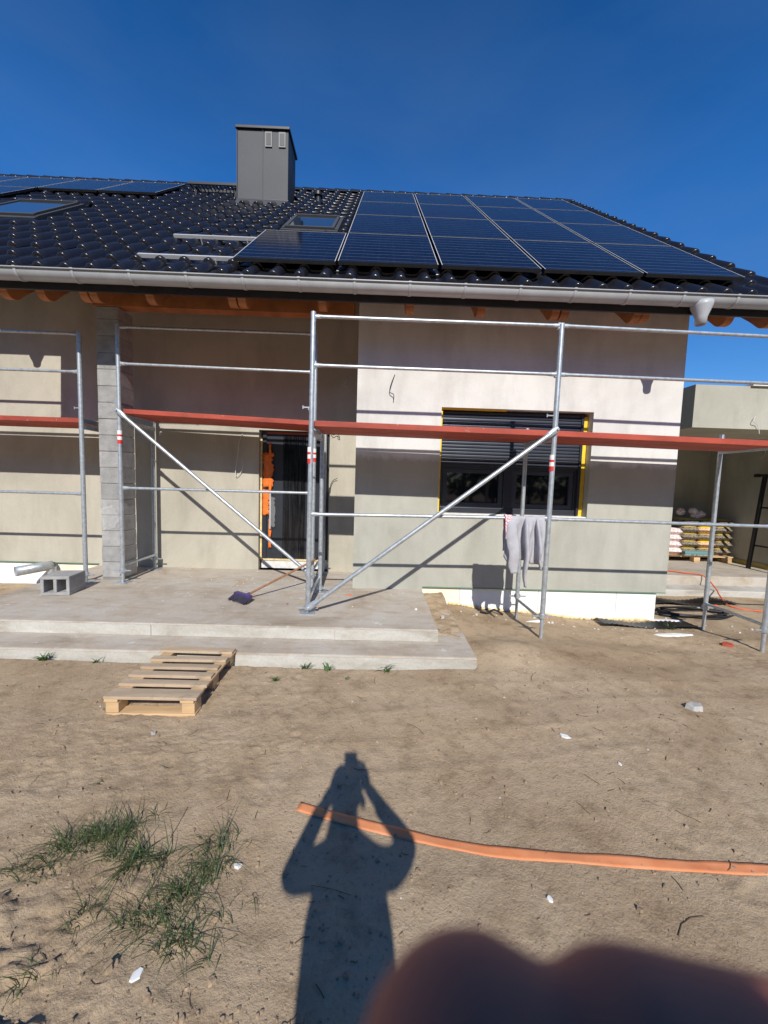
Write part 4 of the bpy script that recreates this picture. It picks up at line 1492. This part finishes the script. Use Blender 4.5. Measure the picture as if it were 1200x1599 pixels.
# ------------------------------------------------------------------ sweatshirt on the rail
sw = thing('sweatshirt', 'pale grey sweatshirt with red and white print hung over the scaffold rail', 'sweatshirt', (1.45, YF, 1.2))
RZ = 1.19
def cloth(name, x0, x1, zlow, yoff, mat, folds, seed, back=.30, taper=0.0):
    """sheet hung over the rail; zlow(u) gives the lower hem of the front"""
    r = random.Random(seed)
    nu, nv = 26, 34
    ph = r.uniform(0, 6)
    vs, fs = [], []
    for i in range(nu + 1):
        u = i / nu
        L_f = RZ - zlow(u)
        total = back + .07 + L_f
        for j in range(nv + 1):
            s_ = total * j / nv
            rr = .022 + yoff
            if s_ < back:                                   # behind the rail
                z = RZ - (back - s_)
                y = YF + rr
                k = (back - s_)
            elif s_ < back + .07:
                a = (s_ - back) / .07 * math.pi
                z = RZ + math.sin(a) * rr
                y = YF + math.cos(a) * rr
                k = 0
            else:
                z = RZ - (s_ - back - .07)
                y = YF - rr
                k = (s_ - back - .07)
            g = min(1, k / .12)
            amp = .022 * g + .012 * min(1, k / .5)
            y += amp * math.sin(u * folds * 6.283 + ph + .8 * math.sin(k * 5)) + .006 * g * math.sin(u * folds * 13 + k * 19 + ph)
            x = x0 + (x1 - x0) * (u + (.5 - u) * taper * min(1, k / .5)) + .006 * math.sin(k * 22 + u * 9 + ph) * g
            vs.append((x, y, z + .006 * math.sin(u * 31 + ph) * g))
    for i in range(nu):
        for j in range(nv):
            a = i * (nv + 1) + j
            fs.append((a, a + 1, a + nv + 2, a + nv + 1))
    o = MB().raw(vs, fs).build(name, mat, sw, smooth=True)
    m_ = o.modifiers.new('thick', 'SOLIDIFY')
    m_.thickness = .006
    return o
cloth('body', 1.262, 1.64, lambda u: .80 - .04 * math.sin(u * 9) - .06 * math.sin(u * math.pi), .004, 'sweatshirt_grey', 2.6, 1, .34)
cloth('printed_shoulder', 1.250, 1.315, lambda u: .985 + .05 * u, .011, 'sweatshirt_print', .7, 5, .10)
def sleeve(pts, rs, seed):
    r = random.Random(seed)
    pts = [Vector(p) for p in pts]
    P, Q = [], []
    n = 26
    for i in range(n + 1):
        t_ = i / n * (len(pts) - 1)
        k = min(int(t_), len(pts) - 2)
        f = t_ - k
        P.append(pts[k].lerp(pts[k + 1], f) + Vector((.006 * math.sin(i * .45 + seed), .006 * math.sin(i * .6 + seed), 0)))
        Q.append((rs[k] * (1 - f) + rs[k + 1] * f) * (1 + .05 * math.sin(i * .55 + 2 * seed)) * (.86 if i > n - 3 else 1))
    return MB().tube(P, Q, 14, flat=.42).build('sleeve', 'sweatshirt_grey', sw, smooth=True)
sleeve([(1.310, YF - .005, 1.195), (1.313, YF - .045, 1.12), (1.325, YF - .07, .92), (1.345, YF - .065, .78), (1.355, YF - .055, .655)], [.025, .050, .058, .052, .042], 1)
sleeve([(1.450, YF - .005, 1.195), (1.452, YF - .05, 1.12), (1.455, YF - .075, .92), (1.455, YF - .075, .76), (1.462, YF - .065, .62), (1.462, YF - .06, .525)], [.025, .05, .062, .052, .040, .036], 2)
sleeve([(1.57, YF - .005, 1.19), (1.575, YF - .042, 1.08), (1.585, YF - .07, .88), (1.60, YF - .06, .79), (1.605, YF - .055, .70)], [.025, .045, .05, .042, .036], 3)
for z_, x_ in ((.97, 1.452),):
    MB().ellipsoid((x_, YF - .103, z_), (.011, .004, .035), 8, 6).build('stain', 'foam_cream', sw, label='yellowish foam stain on the shirt')

# ------------------------------------------------------------------ stones, litter, plants
scrap('concrete_lump', 2.233, 2.52, .15, .10, .035, .2, 'stone_grey', 'largest flat grey concrete lump on the open soil', 'stone', 21)
scrap('litter', 1.169, 2.185, .075, .04, .006, -.5, 'paper_white', 'torn white paper scrap on soil left of the grey lump', 'litter', 22)
scrap('litter', 1.357, 1.956, .022, .03, .006, .4, 'paper_white', 'small white chip on soil midway between lump and strap', 'litter', 23)
scrap('litter', .673, 1.283, .024, .028, .008, .1, 'paper_white', 'white chip on soil just below the orange strap', 'litter', 24)
scrap('litter', -.687, 1.06, .045, .035, .006, .7, 'paper_white', 'white paper scrap below the larger grass patch', 'litter', 25)
scrap('stone', -.775, 1.068, .03, .035, .02, .7, 'clod', 'brown pebble beside the white scrap near the grass', 'stone', 26)
scrap('stone', -1.265, 2.15, .03, .024, .018, .7, 'stone_grey', 'small pale stone in front of the wooden pallet', 'stone', 27)
scrap('stone', -.505, 1.40, .04, .025, .012, .3, 'paper_white', 'white pebble pair right of the grass patch', 'stone', 28)
scrap('stone', .72, 3.96, .05, .04, .03, .3, 'stone_grey', 'grey stone on the soil heap beside the slab', 'stone', 29)
scrap('litter', .43, 3.90, .035, .028, .02, .1, 'paper_white', 'white foam crumb on the porch slab right end', 'litter', 30, SLAB)
scrap('scrap', -.30, 4.36, .10, .05, .006, .2, 'scrap_orange', 'flat orange scrap on the porch slab under the brace', 'scrap', 31, SLAB)
scrap('litter', -.92, 3.98, .03, .02, .006, .2, 'purple_plastic', 'tiny blue scrap on the porch right of the broom', 'litter', 32, SLAB)
r = random.Random(12)
mb = MB()
def chunk(mb, x, y, s, z=None):
    n = 6
    z0 = gz(x, y) if z is None else z
    k = [(math.cos(i * 1.047 + r.uniform(-.3, .3)) * s * r.uniform(.6, 1.1), math.sin(i * 1.047 + r.uniform(-.3, .3)) * s * r.uniform(.6, 1.1)) for i in range(n)]
    vs = [(x + a, y + b, z0 - s * .4) for a, b in k] + [(x + a * .65, y + b * .65, z0 + s * r.uniform(.25, .7)) for a, b in k]
    mb.raw(vs, [tuple(range(n, 2 * n))] + [(i, (i + 1) % n, n + (i + 1) % n, n + i) for i in range(n)])
zx = np.array([r.uniform(-2.6, 4.6) for _ in range(5200)])
zy = np.array([.95 + 3.6 * r.random() ** 1.6 for _ in range(5200)])
zh = [gz(a, b) for a, b in zip(zx, zy)]
dens = fbm(zx, zy, 1.1, 3, 77)
for x, y, h, dn in zip(zx, zy, zh, dens):
    if y > 3.0 and x < .9:
        continue
    if y > 4.6 and x < 3.7:
        continue
    if dn < r.uniform(-.35, .25) and not (x < -.5 and y < 1.5):
        continue
    chunk(mb, x, y, min(.022, .0025 + .005 * r.random() + (.012 * r.random() ** 5)), h)
cl_ = mb.build('soil_crumbs', 'clod')
tag(cl_, 'brown soil crumbs scattered over the bare ground', 'soil', kind='stuff')
mb = MB()
for _ in range(70):
    x, y = r.uniform(-2.2, 4.3), .95 + 3.4 * r.random() ** 1.4
    if (y > 3.0 and x < .9) or (y > 4.5 and x < 3.7):
        continue
    chunk(mb, x, y, r.uniform(.002, .006) * (1 + .35 * (y - 1)))
for _ in range(60):                                   # rubble along the base of the white wall
    x, y = r.uniform(1.0, 4.6), r.uniform(4.3, 4.62) if r.random() < .7 else r.uniform(4.7, 5.6)
    if y > 4.63 and x < 3.7:
        continue
    chunk(mb, x, y, r.uniform(.006, .028))
for _ in range(70):                                    # crumbs on the porch
    x, y = r.uniform(-2.6, .5), r.uniform(4.35, 4.62) if r.random() < .55 else r.uniform(3.5, 5.3)
    if x < -.3:
        y = min(5.4, y + .5 * r.random())
    chunk(mb, x, y, r.uniform(.003, .009), SLAB + .002)
o = mb.build('rubble', 'stone_pale')
tag(o, 'small white plaster and foam crumbs scattered on soil and slab', 'rubble', kind='stuff')
mb = MB()
def blade(mb, x, y, z, hgt, lean, w, curl, seg=4):
    a = lean
    d = Vector((math.cos(a), math.sin(a), 0))
    sd = Vector((-d.y, d.x, 0))
    vs = []
    for i in range(seg + 1):
        t_ = i / seg
        p = Vector((x, y, z)) + d * (curl * hgt * t_ ** 1.7) + Vector((0, 0, hgt * (t_ - .45 * curl * t_ ** 2.2)))
        ww = w * (1 - t_ * .92)
        vs += [p - sd * ww, p + sd * ww]
    mb.raw(vs, [(2 * i, 2 * i + 1, 2 * i + 3, 2 * i + 2) for i in range(seg)])
for _ in range(190):                                   # dead stalks and twigs
    x, y = r.uniform(-2.4, 3.6), .95 + 2.0 * r.random() ** 1.5
    a = r.uniform(0, 6.28)
    L = r.uniform(.015, .06) if r.random() < .9 else r.uniform(.06, .16)
    P = []
    bend = r.uniform(-.6, .6)
    for i in range(4):
        q = L * i / 3
        xx, yy = x + math.cos(a + bend * i / 3) * q, y + math.sin(a + bend * i / 3) * q
        P.append((xx, yy, gz(xx, yy) + .003))
    mb.tube(P, r.uniform(.0008, .0018), 4)
o = mb.build('twigs', 'twig')
tag(o, 'thin dark dead stalks scattered over the soil', 'twigs', kind='stuff')
def grass(name, spots, label, mat='grass_green', seed=1, hmin=.03, hmax=.15, w=.0024, cat='grass'):
    rr = random.Random(seed)
    mb = MB()
    for (x0, y0, rad, n) in spots:
        for _ in range(n):
            a, q = rr.uniform(0, 6.28), rad * 1.15 * rr.random() ** .9
            x, y = x0 + math.cos(a) * q, y0 + math.sin(a) * q * .7
            h = rr.uniform(hmin, hmax) * (1.1 - .5 * q / max(rad, 1e-3))
            blade(mb, x, y, gz(x, y) - .004, h, rr.gauss(3.9, 1.5), w * rr.uniform(.6, 1.3), rr.uniform(.6, 2.0))
    o = mb.build(name, mat)
    return tag(o, label, cat, kind='stuff')
grass('grass', [(-1.27, 1.36, .09, 40), (-1.20, 1.44, .085, 80), (-1.10, 1.50, .08, 110), (-1.02, 1.53, .07, 70), (-1.0, 1.44, .05, 40)], 'dense dark green grass patch at the far left', seed=2)
grass('grass', [(-.60, 1.47, .10, 50), (-.60, 1.38, .075, 75), (-.66, 1.29, .065, 85), (-.70, 1.20, .07, 40), (-.78, 1.20, .07, 40), (-.60, 1.15, .07, 70), (-.80, 1.42, .05, 40)], 'longer grass patch right of the dense one, left of the shadow', seed=3)
grass('dry_grass', [(-1.18, 1.42, .13, 40), (-1.06, 1.50, .10, 30), (-.66, 1.32, .13, 46), (-.72, 1.19, .11, 40), (-.9, 1.3, .2, 30)], 'dry straw coloured blades mixed into the grass patches', mat='straw', seed=8, hmax=.10, w=.0015)
grass('grass', [(-.90, 1.42, .045, 70), (-.91, 1.38, .04, 40)], 'small grass tuft between the two larger grass patches', seed=4)
grass('grass', [(-.50, 1.22, .05, 14), (-.42, 1.28, .04, 6), (-.48, 1.10, .04, 8), (-.95, 1.22, .06, 26), (-.98, 1.05, .06, 20)], 'sparse grass blades around the lower left soil', seed=5, hmax=.12)
grass('grass', [(-1.3, 1.78, .015, 6), (-.95, 1.62, .02, 10), (-1.05, 1.9, .01, 4)], 'few single grass blades on soil above the patches', seed=6, hmax=.07)
def weed(x, y, n, s, label, seed):
    rr = random.Random(seed)
    mb = MB()
    z = gz(x, y) - .004
    for _ in range(n):
        a = rr.uniform(0, 6.28)
        h = s * rr.uniform(.5, 1.1)
        blade(mb, x + rr.uniform(-.3, .3) * s, y + rr.uniform(-.12, .12) * s, z, h, a, s * .09, rr.uniform(.5, 1.3), 3)
    o = mb.build('weed', 'weed_green')
    tag(o, label, 'weed', 'weeds along the concrete step')
weed(-2.62, 2.99, 26, .09, 'leafy weed at the step foot, far left', 1)
weed(-2.20, 2.98, 12, .06, 'small weed at the step foot just left of the pallet', 2)
weed(-.55, 2.99, 18, .07, 'low spreading weed at the step foot, left of middle', 3)
weed(-.36, 2.98, 22, .08, 'bushier weed at the step foot in the middle', 4)
weed(.10, 2.98, 10, .12, 'tall bent grass tuft at the step foot near its corner', 5)
weed(-.73, 2.80, 34, .05, 'small bright green weed on open soil before the step', 6)
weed(-.20, 2.84, 18, .04, 'tiny green weed on soil left of the tall tuft', 7)
weed(3.55, 4.42, 30, .09, 'green weed beside the white wall corner', 8)

# ------------------------------------------------------------------ photographer
person = thing('person', 'person in dark clothes holding up a phone, casting the ground shadow', 'person', (.03, -.38, 0))
def add_skin_layer(me_):
    bm = bmesh.new()
    bm.from_mesh(me_)
    bm.verts.layers.skin.verify()
    bm.to_mesh(me_)
    bm.free()
def skin_obj(name, joints, edges, mat, root, sub=2):
    me_ = bpy.data.meshes.new(name)
    me_.from_pydata([j[0] for j in joints], edges, [])
    add_skin_layer(me_)
    me_.materials.append(MATS[mat])
    o = bpy.data.objects.new(name, me_)
    col.objects.link(o)
    o.parent = person
    o.location = -wloc(person)
    for i, (_, rad) in enumerate(joints):
        sv = me_.skin_vertices[0].data[i]
        sv.radius = rad if isinstance(rad, tuple) else (rad, rad)
        sv.use_root = (i == root)
    sk = o.modifiers.new('skin', 'SKIN')
    sk.use_smooth_shade = True
    sb = o.modifiers.new('sub', 'SUBSURF')
    sb.levels = sub
    sb.render_levels = sub
    return o
BJ = [((.03, -.40, .90), (.125, .10)), ((.03, -.39, 1.08), (.125, .10)), ((.025, -.385, 1.24), (.13, .105)), ((.01, -.375, 1.37), (.07, .06)),
      ((.0, -.355, 1.43), (.05, .05)), ((.0, -.325, 1.49), (.068, .075)), ((.0, -.325, 1.57), (.074, .09)), ((.0, -.335, 1.625), (.05, .06)),
      ((-.145, -.375, 1.315), .048), ((-.215, -.17, 1.125), .034), ((-.075, -.06, 1.385), .026),
      ((.185, -.375, 1.32), .048), ((.262, -.17, 1.235), .036), ((.085, -.055, 1.385), .026),
      ((-.06, -.40, .84), .085), ((-.08, -.385, .47), .058), ((-.09, -.41, .09), .040), ((-.10, -.30, .04), .035),
      ((.12, -.40, .84), .085), ((.15, -.385, .47), .058), ((.16, -.41, .09), .040), ((.18, -.30, .04), .035),
      ((.0, -.235, 1.50), .014), ((.0, -.25, 1.435), .025)]
BE = [(0, 1), (1, 2), (2, 3), (3, 4), (4, 5), (5, 6), (6, 7), (3, 8), (8, 9), (9, 10), (3, 11), (11, 12), (12, 13), (0, 14), (14, 15), (15, 16), (16, 17), (0, 18), (18, 19), (19, 20), (20, 21), (5, 22), (5, 23)]
skin_obj('body', BJ, BE, 'skin', 0)
JJ = [((.03, -.40, .86), (.165, .135)), ((.03, -.39, 1.05), (.165, .13)), ((.025, -.385, 1.24), (.168, .13)), ((.01, -.375, 1.335), (.08, .075)),
      ((-.15, -.375, 1.305), .060), ((-.215, -.17, 1.125), .042), ((-.115, -.085, 1.325), .032),
      ((.19, -.375, 1.31), .060), ((.265, -.17, 1.235), .044), ((.13, -.085, 1.335), .034)]
JE = [(0, 1), (1, 2), (2, 3), (3, 4), (4, 5), (5, 6), (3, 7), (7, 8), (8, 9)]
skin_obj('jacket', JJ, JE, 'cloth_dark', 0)
TJ = [((.03, -.40, .92), (.16, .13)), ((-.06, -.40, .80), .10), ((-.08, -.385, .47), .075), ((-.09, -.41, .10), .062), ((.12, -.40, .80), .10), ((.15, -.385, .47), .075), ((.16, -.41, .10), .062)]
skin_obj('trousers', TJ, [(0, 1), (1, 2), (2, 3), (0, 4), (4, 5), (5, 6)], 'cloth_trouser', 0)
for x in (-.09, .165):
    MB().capsule([(x, -.44, .045), (x + .005, -.34, .042), (x + .012, -.22, .03)], [.046, .046, .034], 12).build('shoe', 'black_plastic', person, smooth=True)
MB().ellipsoid((0, -.345, 1.575), (.083, .098, .085), 16, 10).build('hair', 'hair', person, smooth=True)
for s_ in (-1, 1):
    MB().ellipsoid((s_ * .082, -.33, 1.515), (.012, .02, .032), 10, 7).build('ear', 'skin', person, smooth=True)
    MB().ellipsoid((s_ * .030, -.250, 1.525), (.013, .010, .009), 10, 7).build('eye', 'paper_white', person, smooth=True)
MB().ellipsoid((0, -.242, 1.455), (.024, .008, .007), 10, 7).build('mouth', 'scrap_red', person, smooth=True)
# the two hands: fingers are rounded chains fused with the palm by a voxel remesh
def hand(chains, palm, name):
    mb = MB()
    for pts, rs in chains:
        mb.capsule(pts, rs, 14)
    for pts, rs in palm:
        mb.capsule(pts, rs, 14)
    o = mb.build(name, 'skin', person, smooth=True)
    rm = o.modifiers.new('fuse', 'REMESH')
    rm.mode = 'VOXEL'
    rm.voxel_size = .0013
    rm.use_smooth_shade = True
    sm = o.modifiers.new('smooth', 'SMOOTH')
    sm.factor = .5
    sm.iterations = 5
    return o
def fp(px, py, dep):
    """a point seen at a photo pixel, dep metres in front of the lens"""
    return Vector((0, 0, CAMZ)) + (_f + _r2 * ((px - 600) / 600) - _u2 * ((py - 799.5) / 600)) * dep
hand([([(.080, -.004, 1.425), (.066, .024, 1.437), fp(1380, 1800, .0305), fp(1000, 1702, .030)], [.0098, .0092, .0088, .0082]),
      ([(.077, -.002, 1.406), (.055, .028, 1.412), fp(880, 2010, .031), fp(752, 1752, .030)], [.0098, .0098, .0106, .0108]),
      ([(.073, -.002, 1.393), (.052, .018, 1.394), (.028, .010, 1.394), (.008, .0075, 1.396)], [.0092, .0086, .008, .0075]),
      ([(.068, -.004, 1.376), (.050, .013, 1.377), (.032, .008, 1.378), (.014, .006, 1.380)], [.0085, .0076, .007, .0066]),
      ([(.080, -.045, 1.405), (.062, -.040, 1.430), (.040, -.026, 1.440), (.022, -.022, 1.442)], [.0125, .0115, .0098, .009])],
     [([(.080, -.012, 1.424), (.085, -.05, 1.392)], [.0155, .022]), ([(.077, -.010, 1.398), (.085, -.052, 1.388)], [.0165, .022]), ([(.070, -.010, 1.384), (.084, -.056, 1.384)], [.0135, .021])], 'hand')
hand([([(-.066, -.004, 1.425), (-.052, .012, 1.43), (-.03, .0095, 1.430), (-.012, .007, 1.430)], [.009, .0085, .008, .0074]),
      ([(-.068, -.002, 1.407), (-.054, .015, 1.41), (-.03, .0095, 1.411), (-.008, .007, 1.412)], [.0095, .009, .0083, .0077]),
      ([(-.066, -.002, 1.389), (-.052, .014, 1.391), (-.03, .009, 1.392), (-.010, .007, 1.394)], [.0092, .0086, .008, .0074]),
      ([(-.060, -.004, 1.373), (-.046, .011, 1.374), (-.030, .008, 1.375), (-.016, .006, 1.377)], [.0085, .0076, .007, .0066]),
      ([(-.070, -.045, 1.403), (-.054, -.040, 1.426), (-.036, -.027, 1.436), (-.022, -.022, 1.438)], [.0125, .0115, .0098, .009])],
     [([(-.068, -.012, 1.418), (-.074, -.05, 1.392)], [.0155, .022]), ([(-.068, -.010, 1.396), (-.075, -.054, 1.388)], [.0165, .022]), ([(-.060, -.010, 1.382), (-.074, -.058, 1.384)], [.0135, .021])], 'hand')
ph = thing('phone', 'dark phone held upright in both hands of the person', 'phone', (0, -.01, 1.37))
MB().box(-.034, .036, -.0135, -.0055, 1.375, 1.527).build('case', 'black_plastic', ph, bevel=.003)
MB().box(-.032, .034, -.0142, -.0136, 1.379, 1.523).build('screen', 'glass', ph)
